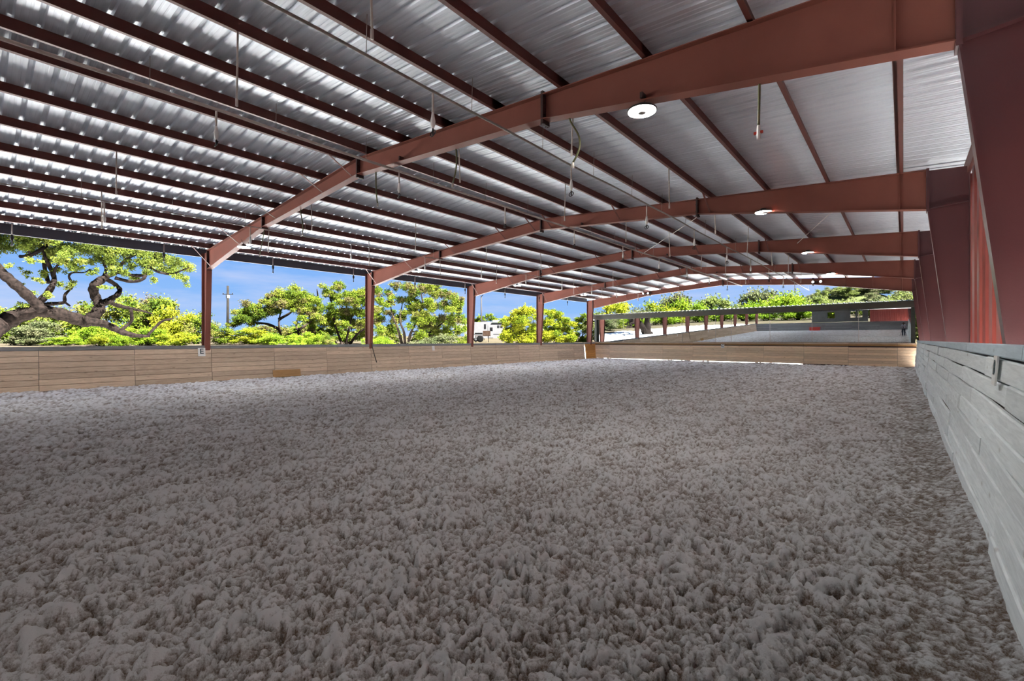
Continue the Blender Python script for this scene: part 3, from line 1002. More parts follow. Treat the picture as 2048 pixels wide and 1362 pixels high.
sprinkler_line('pale pipe running under the ridge with hanging nozzles', -9.1, 5.70, -3.0, 37.0, 'pipe', 0.030, [2.78 + 3.81 * i for i in range(9)], 5.05)
sprinkler_line('grey brown pipe over the right half of the hall with ring nozzles', -5.34, 5.41, -1.5, 40.5, 'grey_pipe', 0.020, [4.47 + 3.75 * i for i in range(9)], 4.72)
sprinkler_line('thin pipe over the left half of the hall with small nozzles', -16.0, 5.35, -3.0, 37.0, 'grey_pipe', 0.016, [2.3 + 3.55 * i for i in range(10)], 4.65, False)

# black tipped nozzles hanging from the left eave
for i, (yy, zb) in enumerate(((0.91, 4.77), (4.97, 4.78), (9.09, 4.79), (13.18, 4.76), (17.21, 4.77), (21.33, 4.75), (25.36, 4.76), (29.5, 4.75), (33.58, 4.69))):
    x = -22.2
    t_ = thing('eave_nozzle', '%s black tipped nozzle hanging from the left eave' % ('nearest' if i == 0 else ORD[i] + ' nearest'), 'nozzle', (x, yy, zb), 'nozzles along the left eave')
    smooth(MB().tube([(x, yy, 5.50), (x, yy, zb + 0.36)], 0.020, 8)).build('stem', 'grey_pipe', t_)
    smooth(MB().lathe((x, yy, zb), [(0.0, 0.0), (0.03, 0.0), (0.018, 0.10), (0.02, 0.16), (0.045, 0.22), (0.05, 0.28), (0.03, 0.36), (0.0, 0.38)], 12)).build('tip', 'black', t_)

# thin pale rods hanging from the purlins, in four rows
ROWS = [(-16.81, 4.80, 'left half of the hall, outer row', [2.36, 6.75, 10.68, 14.5, 18.54, 22.3, 26.2, 30.0]),
        (-13.755, 5.08, 'left half of the hall, inner row', [2.19, 6.75, 10.70, 14.5, 18.4, 22.3, 25.9, 29.5]),
        (-7.175, 5.07, 'row just right of the ridge', [2.46, 6.70, 10.75, 14.45, 18.18, 22.2, 25.9, 29.9]),
        (-4.315, 4.92, 'row over the right half of the hall', [2.75, 6.72, 10.93, 14.45, 18.45, 22.2, 26.12, 29.95])]
for x, zb, row, ys in ROWS:
    for i, yy in enumerate(ys):
        t_ = thing('drop_rod', '%s thin pale hanging rod, %s' % ('nearest' if i == 0 else ORD[i] + ' nearest', row), 'rod', (x, yy, zb), 'thin pale rods hanging from the purlins')
        lean = 0.05 * math.sin(i * 2.3 + x)
        smooth(MB().tube([(x, yy, roof_z(x) + 0.03), (x + lean, yy, zb)], 0.0135, 7)).build('rod', 'pipe', t_)
        smooth(MB().tube([(x + lean, yy, zb - 0.05), (x + lean, yy, zb + 0.05)], 0.019, 7)).build('ferrule', 'pipe', t_)

# hoses hanging from the nearest frame
def hose(pts, label, tip):
    p0 = pts[-1]
    t_ = thing('hanging_hose', label, 'hose', p0, 'hoses hanging from the nearest frame')
    smooth(MB().tube(pts, 0.016, 8)).build('hose', 'hose', t_)
    if tip == 'valve':
        v_ = smooth(MB().lathe((p0[0], p0[1], p0[2] - 0.17), [(0.0, 0.0), (0.022, 0.0), (0.026, 0.07), (0.02, 0.17), (0.0, 0.18)], 12)).build('valve_body', 'white', t_)
        MB().box(p0[0] - 0.055, p0[0] + 0.05, p0[1] - 0.015, p0[1] + 0.015, p0[2] - 0.105, p0[2] - 0.075).build('handle', 'red_plastic', v_)
    else:
        smooth(MB().tube([p0, (p0[0], p0[1], p0[2] - 0.08)], 0.022, 8)).build('end_fitting', 'pipe', t_)
def bez(a, b_, c_, d_, n=14):
    a, b_, c_, d_ = map(Vector, (a, b_, c_, d_))
    return [tuple(a * (1 - t_) ** 3 + b_ * 3 * t_ * (1 - t_) ** 2 + c_ * 3 * t_ * t_ * (1 - t_) + d_ * t_ ** 3) for t_ in [i / n for i in range(n + 1)]]
HY = 6.485
hose(bez((-4.25, HY, 5.42), (-4.22, HY, 5.2), (-3.85, HY, 5.0), (-4.18, HY, 4.64)), 'curved olive hose hanging right of the ridge from the nearest frame', 'end')
hose(bez((-7.02, HY, 5.65), (-6.98, HY, 5.4), (-6.98, HY, 5.2), (-7.12, HY, 4.95)), 'short olive hose hanging below the nearest frame beside the ridge pipe', 'end')
hose(bez((-9.90, HY, 5.88), (-9.90, HY, 5.5), (-9.90, HY, 5.3), (-9.83, HY, 5.05)), 'straight olive hose hanging directly under the ridge of the nearest frame', 'end')
hose(bez((-13.88, HY, 5.66), (-13.9, HY, 5.4), (-13.65, HY, 5.2), (-13.76, HY, 4.92)), 'olive hose hanging from the left half of the nearest frame, near the ridge', 'end')
hose(bez((-16.53, HY, 5.45), (-16.6, HY, 5.2), (-16.8, HY, 4.9), (-16.89, HY, 4.64)), 'leaning olive hose on the left half of the nearest frame, near the eave', 'end')
hose(bez((-1.39, HY, 4.97), (-1.39, HY, 4.8), (-1.40, HY, 4.6), (-1.40, HY, 4.42)), 'olive hose with a white valve and red handle at upper right', 'valve')

# roof bracing cables
def cable(a, b_, label):
    t_ = MB().tube([a, b_], 0.008, 6).build('brace_cable', 'pipe', None, a)
    tag(t_, label, 'cable', 'roof bracing cables')
cable((-9.95, 21.75, 5.98), (-4.3, 14.2, 5.62), 'pale bracing cable crossing from ridge to right slope, second bay')
cable((-3.28, 21.75, 5.62), (-0.85, 14.2, 5.45), 'pale bracing cable near the right eave, between second and third frame')

# ------------------------------------------------------------------ letter boards, plywood, stick
def letter_board(loc, w, h, rot, ch, label, size):
    t_ = thing('letter_board', label, 'sign', (0, 0, 0), 'letter boards on the kick walls')
    MB().box(-w / 2, w / 2, -0.006, 0.006, -h / 2, h / 2).build('plaque', 'white', t_)
    if ch:
        cu = bpy.data.curves.new('letter', 'FONT')
        cu.body = ch
        cu.size = size
        cu.align_x = 'CENTER'
        cu.align_y = 'CENTER'
        cu.extrude = 0.001
        cu.offset = 0.004
        cu.materials.append(M['letter'])
        tmp = bpy.data.objects.new('letter_outline', cu)
        COL.objects.link(tmp)
        dg_ = bpy.context.evaluated_depsgraph_get()
        dg_.update()
        me_ = bpy.data.meshes.new_from_object(tmp.evaluated_get(dg_))
        bpy.data.objects.remove(tmp)
        me_.materials.clear()
        me_.materials.append(M['letter'])
        o = bpy.data.objects.new('letter', me_)
        o.rotation_euler = (R(90), 0, 0)
        o.location = (0, -0.009, 0.02)
        link(o, t_)
    t_.location = loc
    t_.rotation_euler = rot
    return t_
letter_board((-21.95, 6.18, 1.20), 0.26, 0.34, (R(-6.5), 0, R(90)), 'E', 'white board with a dark letter E on the left wall', 0.30)
letter_board((-21.95, 18.41, 1.19), 0.20, 0.28, (R(-6.5), 0, R(90)), '', 'small blank white board on the left wall past the second frame', 0.2)
letter_board((-10.70, 37.88, 1.22), 0.24, 0.30, (R(-5), 0, 0), 'C', 'small pale board with a letter C on the far wall', 0.28)
letter_board((0.595, 5.65, 1.44), 0.20, 0.25, (R(-4.2), 0, R(-90)), 'B', 'white letter board seen edge on along the right wall', 0.17)
ply = board_mesh('plywood_offcut', 1.25, 0.33, 0.018, 'ply')
po_ = place('plywood_offcut', ply, (-21.74, 8.92, 0.0), None)
po_.rotation_euler = (Matrix.Rotation(R(-12), 4, 'Y') @ Matrix.Rotation(R(90), 4, 'Z')).to_euler()
tag(po_, 'orange brown plywood offcut leaning at the foot of the left wall', 'plywood')
st_ = thing('leaning_stick', 'thin black stick leaning against the left wall by second column', 'stick', (-21.78, 14.3, 0.45))
smooth(MB().tube([(-21.79, 14.32, 0.47), (-21.88, 14.22, 0.95), (-21.97, 14.13, 1.46)], [0.024, 0.020, 0.018], 8)).build('shaft', 'black', st_)
MB().tube([(-21.97, 14.13, 1.46), (-21.985, 14.115, 1.53)], 0.026, 8).build('grip', 'black', st_)

# red box on the near floor, seen in the mirror
rb = thing('red_box', 'low red box by the near wall, seen in the mirror', 'box', (-12.2, -22.3, 0))
MB().box(-13.0, -11.4, -22.6, -21.9, 0.0, 0.55).build('body', 'red_plastic', rb)
MB().box(-13.04, -11.36, -22.64, -21.86, 0.55, 0.62).build('lid', 'red_plastic', rb)

# ------------------------------------------------------------------ poles and trailer outside
up = thing('utility_pole', 'dark wooden utility pole behind the left fence line', 'pole', (-58.1, 18.9, float(ground_h(-58.1, 18.9))))
smooth(MB().tube([(-58.1, 18.9, float(ground_h(-58.1, 18.9)) - 0.2), (-58.1, 18.9, 7.8)], [0.16, 0.12], 10)).build('pole', 'pole', up)
MB().box(-58.25, -57.95, 18.75, 19.05, 6.40, 6.75).build('junction_box', 'trailer', up)
MB().bar((-58.5, 18.5, 6.85), (-57.7, 19.3, 6.85), 0.08, 0.08).build('cross_arm', 'pole', up)
for s_ in (-1, 1):
    smooth(MB().lathe((-58.1 + s_ * 0.35, 18.9 + s_ * 0.35, 6.89), [(0.0, 0), (0.05, 0), (0.03, 0.08), (0.05, 0.12), (0.0, 0.16)], 10)).build('insulator', 'black', up)
lp = thing('lamp_post', 'slim grey post rising behind the white trailer', 'pole', (-61.4, 63.3, float(ground_h(-61.4, 63.3))))
smooth(MB().tube([(-61.4, 63.3, float(ground_h(-61.4, 63.3)) - 0.2), (-61.4, 63.3, 10.1)], [0.16, 0.12], 10)).build('post', 'trailer_grey', lp)
MB().bar((-61.4, 63.3, 10.0), (-60.3, 62.6, 10.15), 0.10, 0.08).build('arm', 'trailer_grey', lp)

tz = float(ground_h(-51.5, 53.3))
tr = thing('travel_trailer', 'white travel trailer parked between juniper and yellow shrub', 'trailer')
side = [(-4.6, 1.7), (-4.6, 2.75), (-4.3, 3.05), (4.2, 3.30), (4.5, 3.1), (4.5, 0.55), (-2.6, 0.55), (-2.7, 1.5)]
MB().prism_y(side, 0.0, 2.4).build('body', 'trailer', tr)
for x0, x1, z0, z1 in ((0.9, 1.15, 2.1, 2.8), (1.85, 2.35, 1.7, 2.3), (3.2, 3.5, 2.3, 2.6), (3.75, 4.05, 2.3, 2.6), (-1.7, -0.9, 1.9, 2.4)):
    wf = MB().box(x0 - 0.04, x1 + 0.04, -0.03, 0.0, z0 - 0.04, z1 + 0.04).build('window', 'trailer_grey', tr)
    MB().box(x0, x1, -0.04, -0.03, z0, z1).build('pane', 'glass', wf)
dr = MB().box(1.55, 2.45, -0.035, 0.0, 0.65, 2.65).build('door', 'trailer', tr)
MB().box(1.62, 1.70, -0.07, -0.035, 1.45, 1.6).build('handle', 'black', dr)
MB().prism_y([(-2.5, 1.15), (4.4, 1.15), (4.4, 1.25), (-2.5, 1.25)], -0.012, 0.0).build('side_stripe', 'trailer_grey', tr)
MB().box(0.4, 1.2, 0.7, 1.5, 3.15, 3.45).build('roof_vent', 'black', tr)
MB().box(2.3, 3.5, 0.5, 1.9, 3.22, 3.5).build('air_conditioner', 'trailer', tr)
MB().box(2.2, 4.5, -0.12, 0.0, 3.0, 3.1).build('awning_roll', 'dark_green', tr)
for x in (-0.6, 0.35):
    wh = smooth(MB().lathe((x, 0.12, 0.38), [(0.0, -0.12), (0.30, -0.12), (0.38, -0.08), (0.38, 0.10), (0.0, 0.10)], 20, 'Y')).build('wheel', 'rubber', tr)
    MB().lathe((x, -0.005, 0.38), [(0.0, -0.01), (0.18, -0.01), (0.18, 0.01), (0.0, 0.01)], 14, 'Y').build('hub_cap', 'trailer', wh)
MB().bar((-2.6, 1.2, 0.6), (-4.4, 1.2, 0.5), 0.12, 0.12).build('hitch', 'black', tr)
MB().bar((-4.0, 1.2, 1.7), (-4.0, 1.2, 0.0), 0.08, 0.08).build('landing_leg', 'black', tr)
tr.location = (-51.9, 53.0, tz + 0.02)
tr.rotation_euler = (0, 0, math.atan2(0.65, 0.76))
tr.scale = (0.92, 0.92, 1.0)

ct = thing('farm_cart', 'small brown cart with a black wheel in front of trailer', 'cart')
MB().box(-1.15, 1.2, -0.6, 0.6, 0.95, 1.05).build('deck', 'cart_wood', ct)
MB().box(0.05, 1.2, -0.62, -0.56, 1.05, 1.75).build('side_board', 'cart_wood', ct)
MB().box(-1.15, 0.0, -0.62, -0.56, 1.25, 1.45).build('side_rail', 'rubber', ct)
wh = smooth(MB().lathe((-0.35, -0.68, 0.55), [(0.22, -0.09), (0.46, -0.10), (0.52, -0.05), (0.52, 0.05), (0.46, 0.10), (0.22, 0.09)], 22, 'Y')).build('wheel', 'rubber', ct)
MB().lathe((-0.35, -0.70, 0.55), [(0.0, -0.05), (0.24, -0.05), (0.24, 0.05), (0.0, 0.05)], 16, 'Y').build('hub', 'trailer', wh)
for x in (-1.0, 0.9):
    MB().bar((x, -0.5, 0.95), (x, -0.5, 0.0), 0.09, 0.09).build('leg', 'rubber', ct)
ct.location = (-48.7, 50.5, float(ground_h(-48.7, 50.5)))
ct.rotation_euler = (0, 0, math.atan2(0.65, 0.76))

# ------------------------------------------------------------------ plants (metres)
OAK_LIMBS = [
    [(-35.0,-0.13,0.23,0.489),(-34.75,0.43,1.45,0.47),(-35.06,1.02,2.51,0.458),(-35.23,1.55,2.89,0.39),(-34.88,2.25,3.22,0.342),(-34.8,3.0,3.15,0.323),(-35.17,3.82,2.89,0.334),(-35.16,4.27,2.76,0.339),(-34.78,4.6,3.1,0.31),(-34.9,4.83,3.63,0.256),(-35.24,4.73,4.04,0.229),(-35.04,4.57,4.53,0.227),(-34.75,4.62,4.85,0.226),(-35.03,4.96,5.19,0.201),(-35.24,5.21,5.41,0.145)],
    [(-34.25,4.16,2.74,0.247),(-34.52,4.67,2.67,0.225),(-34.75,5.13,2.55,0.2),(-34.42,5.63,2.21,0.173),(-34.27,6.1,2.01,0.146),(-34.64,6.71,1.93,0.09),(-34.69,7.08,1.93,0.06)],
    [(-35.84,4.92,3.68,0.205),(-35.62,5.26,3.98,0.176),(-35.35,5.6,4.28,0.147),(-35.64,5.83,4.67,0.119),(-35.84,5.68,4.97,0.119),(-35.5,5.36,5.15,0.117),(-35.39,5.01,5.29,0.145)],
    [(-34.03,5.03,3.88,0.14),(-34.41,5.63,3.65,0.115),(-34.32,6.11,3.53,0.087),(-33.97,6.58,3.39,0.059),(-34.14,7.08,3.24,0.036)],
    [(-34.16,6.08,3.46,0.087),(-34.49,6.17,2.86,0.088),(-34.62,6.0,2.57,0.088),(-34.26,5.65,2.27,0.086)],
    [(-33.99,6.84,1.99,0.074),(-34.34,7.25,2.44,0.075),(-34.15,7.57,2.84,0.076),(-33.85,8.05,3.0,0.046)],
    [(-33.91,0.34,5.91,0.241),(-34.01,0.99,5.1,0.222),(-33.64,1.31,4.66,0.222),(-33.63,1.74,4.15,0.225),(-34.01,2.23,3.57,0.231),(-33.91,2.46,3.24,0.233)],
    [(-35.75,2.31,3.53,0.189),(-35.45,2.67,4.08,0.163),(-35.26,2.94,4.68,0.136),(-35.61,3.03,5.13,0.11),(-35.71,2.88,5.67,0.096),(-35.34,2.69,6.07,0.081),(-35.33,2.58,6.54,0.054)],
    [(-36.09,2.85,4.88,0.111),(-36.44,2.76,5.45,0.098),(-36.25,2.69,6.12,0.083),(-35.95,2.7,6.5,0.055)],
    [(-36.01,2.51,3.63,0.109),(-36.11,3.11,3.73,0.098),(-35.74,3.44,3.81,0.084),(-35.73,3.47,4.21,0.07),(-36.1,3.74,4.59,0.051)],
    [(-36.01,3.46,3.86,0.07),(-36.11,3.72,3.62,0.043)],
    [(-36.03,3.77,4.59,0.045),(-36.24,3.83,4.92,0.057),(-35.9,3.65,5.28,0.056),(-35.78,3.81,5.51,0.051),(-36.15,4.31,5.6,0.035),(-36.18,4.57,5.83,0.029)],
    [(-34.5,5.03,5.3,0.142),(-34.57,5.48,5.58,0.115),(-34.93,5.72,6.02,0.102),(-34.77,5.92,6.35,0.088),(-34.45,6.2,6.62,0.073),(-34.69,6.79,7.0,0.045)],
    [(-33.99,5.52,5.53,0.099),(-34.34,6.07,5.48,0.093),(-34.15,6.59,5.49,0.094),(-33.85,6.72,5.71,0.088),(-34.12,6.89,6.11,0.089),(-34.34,7.13,6.55,0.075),(-34.02,7.28,7.01,0.054)],
    [(-33.87,5.33,5.19,0.099),(-33.86,6.03,5.05,0.086),(-33.49,6.46,5.18,0.087),(-33.6,6.64,5.44,0.087)],
    [(-34.37,7.01,6.03,0.075),(-34.54,7.54,5.8,0.067),(-34.85,8.24,5.82,0.063),(-34.6,8.7,6.1,0.047),(-34.35,9.14,6.32,0.032)],
    [(-35.0,5.96,6.38,0.059),(-34.75,5.82,6.71,0.058),(-35.06,5.9,7.06,0.035)],
    [(-35.63,1.75,6.11,0.079),(-35.28,2.09,6.17,0.093),(-35.2,2.46,6.5,0.094),(-35.57,2.71,6.81,0.082),(-35.56,2.92,7.11,0.068)],
    [(-35.34,2.1,6.18,0.066),(-34.98,2.02,6.62,0.058),(-35.12,2.08,7.12,0.053)],
    [(-35.5,3.65,5.74,0.056),(-35.12,3.32,5.94,0.055),(-35.15,3.06,5.64,0.054),(-35.52,3.0,5.12,0.082)],
    [(-35.92,5.08,5.34,0.088),(-35.8,5.22,5.81,0.074),(-35.46,5.02,6.34,0.058),(-35.66,4.83,6.92,0.044)],
    [(-35.34,5.16,5.76,0.073),(-34.98,5.32,6.09,0.058),(-35.12,5.21,6.67,0.043)],
]
OAK_TUFTS = [
    (-35.84,0.53,6.81,0.56),(-34.86,0.68,6.2,0.4),(-35.42,1.21,6.92,0.52),(-34.67,1.35,6.4,0.36),(-34.6,1.78,6.79,0.46),(-36.39,2.16,6.69,0.36),
    (-36.56,2.46,7.29,0.44),(-33.92,2.73,6.96,0.39),(-35.77,2.79,6.63,0.36),(-35.85,3.25,6.93,0.45),(-33.41,3.44,6.29,0.39),(-35.09,4.02,6.86,0.5),
    (-33.92,4.39,6.85,0.49),(-35.08,4.96,6.86,0.43),(-34.55,5.32,6.71,0.46),(-36.12,5.34,6.45,0.36),(-34.57,5.66,6.9,0.46),(-33.82,6.02,6.86,0.4),
    (-34.93,6.76,7.11,0.42),(-34.23,6.98,6.76,0.42),(-34.45,7.47,6.79,0.42),(-36.4,8.34,6.95,0.45),(-34.17,8.26,6.62,0.37),(-34.71,8.81,6.44,0.38),
    (-35.64,9.37,6.34,0.26),(-36.5,8.63,6.28,0.39),(-33.83,8.38,5.62,0.28),(-35.09,7.78,6.2,0.31),(-34.3,7.24,6.2,0.33),(-33.79,6.43,6.19,0.29),
    (-34.31,6.11,5.92,0.26),(-33.65,5.73,5.43,0.23),(-35.34,6.48,5.43,0.24),(-34.04,6.94,5.69,0.24),(-35.18,3.42,6.04,0.33),(-33.61,3.85,5.92,0.29),
    (-33.79,3.67,5.57,0.24),(-36.29,4.63,6.32,0.29),(-36.16,2.92,6.14,0.31),(-35.91,2.66,5.39,0.22),(-33.51,1.99,5.72,0.2),(-35.2,1.91,5.24,0.18),
    (-34.59,2.32,4.84,0.16),(-35.64,3.07,5.55,0.22),(-34.98,3.7,4.73,0.19),(-35.37,3.24,4.72,0.17),(-35.48,1.74,4.59,0.18),(-34.73,2.06,4.04,0.21),
    (-34.73,1.79,3.5,0.18),(-33.71,2.72,4.02,0.18),(-34.42,4.55,5.46,0.2),(-33.63,5.18,5.6,0.25),(-33.86,4.9,4.61,0.17),(-33.43,5.47,3.93,0.17),
    (-34.45,6.79,3.63,0.24),(-36.08,6.62,3.29,0.22),(-33.85,7.14,5.25,0.18),(-33.51,8.55,5.36,0.21),(-33.7,1.31,5.4,0.15),(-34.78,1.01,7.75,0.76),
    (-34.32,2.04,8.13,0.88),(-35.92,3.29,8.4,0.84),(-33.94,4.29,8.53,0.88),(-34.77,5.69,8.53,0.87),(-35.69,7.28,8.84,0.87),(-36.4,8.74,8.24,0.59),
    (-33.87,1.49,9.19,1.0),(-33.43,3.44,9.85,1.16),(-36.32,5.94,10.51,1.22),(-34.04,0.03,7.67,0.86),(-35.29,-0.44,6.08,0.73),(-36.12,-0.61,4.67,0.6),
]
JUNIPER_A = (
    [[(-46.96,20.47,1.09,0.16),(-47.7,20.3,2.09,0.13),(-47.13,19.87,3.17,0.1),(-47.43,20.09,4.18,0.07),(-47.58,20.4,5.1,0.04)],[(-47.08,20.82,1.08,0.16),(-46.1,21.22,1.69,0.13),(-45.66,21.12,2.43,0.1),(-46.54,21.27,3.19,0.07),(-45.91,21.38,4.43,0.04)],[(-47.83,20.21,3.8,0.16),(-46.33,20.58,4.36,0.1),(-45.98,21.26,5.08,0.04)],[(-47.55,20.04,2.78,0.16),(-47.98,19.12,3.27,0.12),(-49.66,18.6,3.44,0.08),(-50.21,17.78,3.68,0.04)],[(-45.71,21.14,2.68,0.16),(-45.37,21.73,3.18,0.1),(-45.28,22.4,3.7,0.04)]],
    [(-48.3,19.73,5.7,0.7),(-47.82,20.5,6.03,0.76),(-47.18,21.21,6.14,0.76),(-46.76,22.04,6.07,0.71),(-45.62,22.36,5.73,0.61),(-49.24,19.87,5.15,0.61),(-46.25,19.59,5.19,0.68),(-46.57,20.69,5.37,0.7),(-46.96,21.87,5.36,0.71),(-45.56,22.13,5.1,0.6),(-45.61,22.88,4.84,0.51),(-47.58,18.73,5.45,0.39),(-48.29,19.25,4.42,0.4),(-46.98,19.66,4.54,0.44),(-46.0,21.43,4.59,0.5),(-45.31,22.11,4.29,0.55),(-43.43,21.93,4.02,0.44),(-43.72,22.33,3.55,0.44),(-49.13,17.94,4.89,0.59),(-50.31,18.94,4.64,0.61),(-50.78,18.07,4.32,0.61),(-49.56,17.19,3.89,0.49),(-51.55,17.51,3.46,0.46),(-48.95,17.65,3.64,0.54),(-49.43,18.75,3.99,0.6),(-47.69,18.68,4.13,0.44),(-44.52,20.98,3.73,0.44),(-45.82,22.61,3.46,0.46),(-45.95,20.42,6.35,0.29),(-45.22,21.06,6.21,0.29),(-49.39,19.93,6.19,0.31),(-45.7,22.71,2.96,0.46),(-44.83,21.62,2.43,0.49),(-46.22,22.55,1.68,0.46)])
JUNIPER_B = (
    [[(-44.52,25.17,1.06,0.16),(-45.12,25.11,2.1,0.12),(-44.71,24.55,2.98,0.08),(-45.2,24.6,3.77,0.04)],[(-44.55,25.58,1.06,0.16),(-44.14,25.52,2.21,0.12),(-43.6,25.49,3.23,0.08),(-44.04,26.03,4.41,0.04)],[(-44.38,25.77,1.05,0.16),(-43.03,26.0,2.3,0.12),(-42.62,26.73,2.99,0.08),(-42.45,27.4,3.78,0.04)],[(-44.93,24.9,1.06,0.16),(-45.16,24.14,2.1,0.12),(-46.41,23.98,2.31,0.08),(-46.67,23.41,2.99,0.04)],[(-44.91,24.44,3.75,0.16),(-45.28,24.43,5.32,0.1),(-45.95,24.45,6.51,0.04)],[(-43.89,25.2,2.72,0.16),(-44.59,25.49,4.3,0.1),(-44.2,25.55,5.54,0.04)],[(-46.2,23.6,4.28,0.16),(-46.8,23.74,5.88,0.1),(-46.27,23.31,6.96,0.04)]],
    [(-46.0,24.04,7.16,0.37),(-46.12,24.37,6.67,0.37),(-44.37,24.37,7.12,0.41),(-45.62,25.62,7.43,0.37),(-45.74,24.73,6.15,0.42),(-45.84,25.52,6.37,0.53),(-44.99,26.01,6.46,0.58),(-43.09,25.75,6.43,0.52),(-42.75,26.23,6.6,0.52),(-41.82,26.41,6.29,0.51),(-43.54,24.89,5.52,0.61),(-42.66,25.38,5.5,0.61),(-42.51,26.25,5.7,0.62),(-42.63,27.09,5.61,0.52),(-44.38,23.72,4.83,0.51),(-46.12,24.37,4.05,0.53),(-44.67,24.53,4.52,0.62),(-43.98,25.03,4.68,0.57),(-44.54,26.15,4.59,0.63),(-43.09,26.32,4.54,0.62),(-42.14,26.61,4.37,0.62),(-45.94,23.9,3.35,0.52),(-45.78,24.75,3.26,0.47),(-43.53,24.61,3.31,0.51),(-44.15,26.98,3.55,0.64),(-41.52,26.21,3.21,0.51),(-43.35,26.95,2.32,0.47),(-47.1,24.06,2.74,0.53),(-44.8,23.41,2.09,0.41),(-44.96,25.7,3.8,0.48),(-46.0,23.5,5.2,0.41),(-46.81,23.48,5.87,0.31)])
JUNIPER_C = (
    [[(-38.1,28.0,1.09,0.16),(-38.58,28.04,2.09,0.13),(-38.26,27.4,3.17,0.1),(-38.87,27.35,4.18,0.07),(-39.34,27.39,5.4,0.04)],[(-38.19,28.36,1.08,0.16),(-38.0,28.1,2.43,0.12),(-38.0,27.62,3.67,0.08),(-38.38,28.2,5.4,0.04)],[(-38.02,28.54,1.08,0.16),(-37.19,28.34,2.43,0.12),(-36.93,28.94,3.68,0.08),(-36.67,29.68,5.2,0.04)],[(-37.39,28.68,1.09,0.16),(-36.1,29.21,2.08,0.12),(-35.49,30.63,3.19,0.08),(-34.45,31.16,4.18,0.04)],[(-38.04,27.65,1.09,0.16),(-38.99,27.15,1.78,0.1),(-40.02,26.86,2.29,0.04)],[(-36.65,28.72,3.66,0.16),(-36.81,29.47,5.2,0.1),(-36.76,29.25,6.43,0.04)],[(-36.3,29.38,2.08,0.16),(-35.16,31.0,2.29,0.1),(-33.6,31.45,2.92,0.04)]],
    [(-38.9,25.77,6.55,0.39),(-38.87,25.92,5.58,0.44),(-39.22,26.04,4.63,0.49),(-40.76,27.17,3.73,0.51),(-39.26,26.06,2.67,0.49),(-40.15,27.06,2.09,0.46),(-40.12,27.63,6.53,0.46),(-39.37,28.31,7.3,0.46),(-37.6,27.93,6.98,0.49),(-37.17,28.33,6.74,0.5),(-37.01,29.0,6.43,0.45),(-37.18,29.64,7.25,0.35),(-35.27,29.16,6.82,0.49),(-36.01,30.55,7.14,0.45),(-36.18,30.56,6.24,0.61),(-35.72,31.15,6.36,0.51),(-33.65,30.31,6.07,0.54),(-34.9,32.12,5.87,0.46),(-33.01,31.03,5.35,0.39),(-38.73,26.96,5.4,0.49),(-38.51,28.0,5.7,0.5),(-38.35,29.1,5.76,0.56),(-36.54,28.82,5.15,0.59),(-38.17,29.28,4.74,0.61),(-38.08,28.16,4.44,0.45),(-35.84,29.32,5.24,0.54),(-35.29,29.81,5.05,0.59),(-34.28,30.22,5.02,0.59),(-33.54,30.54,4.71,0.59),(-33.18,31.06,4.62,0.34),(-39.05,27.78,3.7,0.45),(-39.05,28.75,3.99,0.46),(-36.49,28.29,3.65,0.54),(-35.53,28.76,4.22,0.58),(-36.73,30.69,3.73,0.56),(-35.12,30.63,3.93,0.55),(-34.13,31.07,3.67,0.55),(-33.19,31.34,3.9,0.49),(-33.51,32.19,3.44,0.35),(-37.2,29.79,2.95,0.51),(-35.55,30.03,2.68,0.5),(-34.54,30.78,2.68,0.5),(-33.13,30.82,2.66,0.49),(-34.07,32.73,2.7,0.31),(-35.87,28.42,2.07,0.44),(-36.0,29.76,1.78,0.4),(-35.68,31.12,1.89,0.41),(-33.64,30.62,1.93,0.34),(-39.52,27.52,2.95,0.4),(-40.16,27.66,4.49,0.41)])
SHRUB_A = (
    [[(-39.05,48.18,1.01,0.1),(-39.42,48.32,3.03,0.062),(-38.68,48.04,5.02,0.025)],[(-39.42,48.31,1.0,0.1),(-39.93,47.45,2.69,0.062),(-40.1,46.82,4.02,0.025)],[(-39.12,48.59,1.0,0.1),(-37.98,48.66,3.02,0.062),(-37.85,49.15,4.7,0.025)]],
    [(-40.47,47.25,4.38,0.81),(-39.86,48.1,5.41,0.81),(-38.4,47.9,5.81,0.73),(-37.96,48.97,5.57,0.67),(-37.17,49.04,4.68,0.53),(-40.17,47.95,3.38,0.88),(-38.59,48.14,4.02,0.94),(-37.72,49.21,3.36,0.81),(-40.95,47.61,2.91,0.68),(-39.4,48.62,2.49,0.75),(-38.49,49.65,2.36,0.61),(-40.79,46.6,3.69,0.54)])
SHRUB_B = (
    [[(-37.91,54.39,0.96,0.1),(-38.22,54.58,2.76,0.062),(-38.09,53.78,4.88,0.025)],[(-38.0,54.76,0.96,0.1),(-37.21,55.01,2.75,0.062),(-36.46,55.16,4.17,0.025)]],
    [(-38.83,53.59,5.61,0.57),(-38.51,54.37,5.42,0.65),(-37.57,54.64,5.11,0.64),(-36.74,54.94,4.53,0.64),(-36.19,55.65,3.96,0.57),(-38.24,53.37,4.16,0.78),(-37.47,54.51,3.82,0.79),(-37.09,56.11,3.27,0.65),(-39.0,54.43,2.98,0.72),(-37.59,54.93,2.83,0.57),(-39.11,53.37,3.83,0.5)])
SHRUB_C = (
    [[(-38.2,62.01,0.9,0.1),(-38.33,62.36,3.25,0.062),(-37.72,61.97,4.79,0.025)]],
    [(-38.36,61.54,4.79,0.62),(-37.56,61.7,5.39,0.62),(-38.78,61.05,4.01,0.54),(-38.44,62.4,3.64,0.71),(-37.92,63.03,4.04,0.63),(-36.9,62.83,4.79,0.62),(-36.65,63.93,4.03,0.63)])
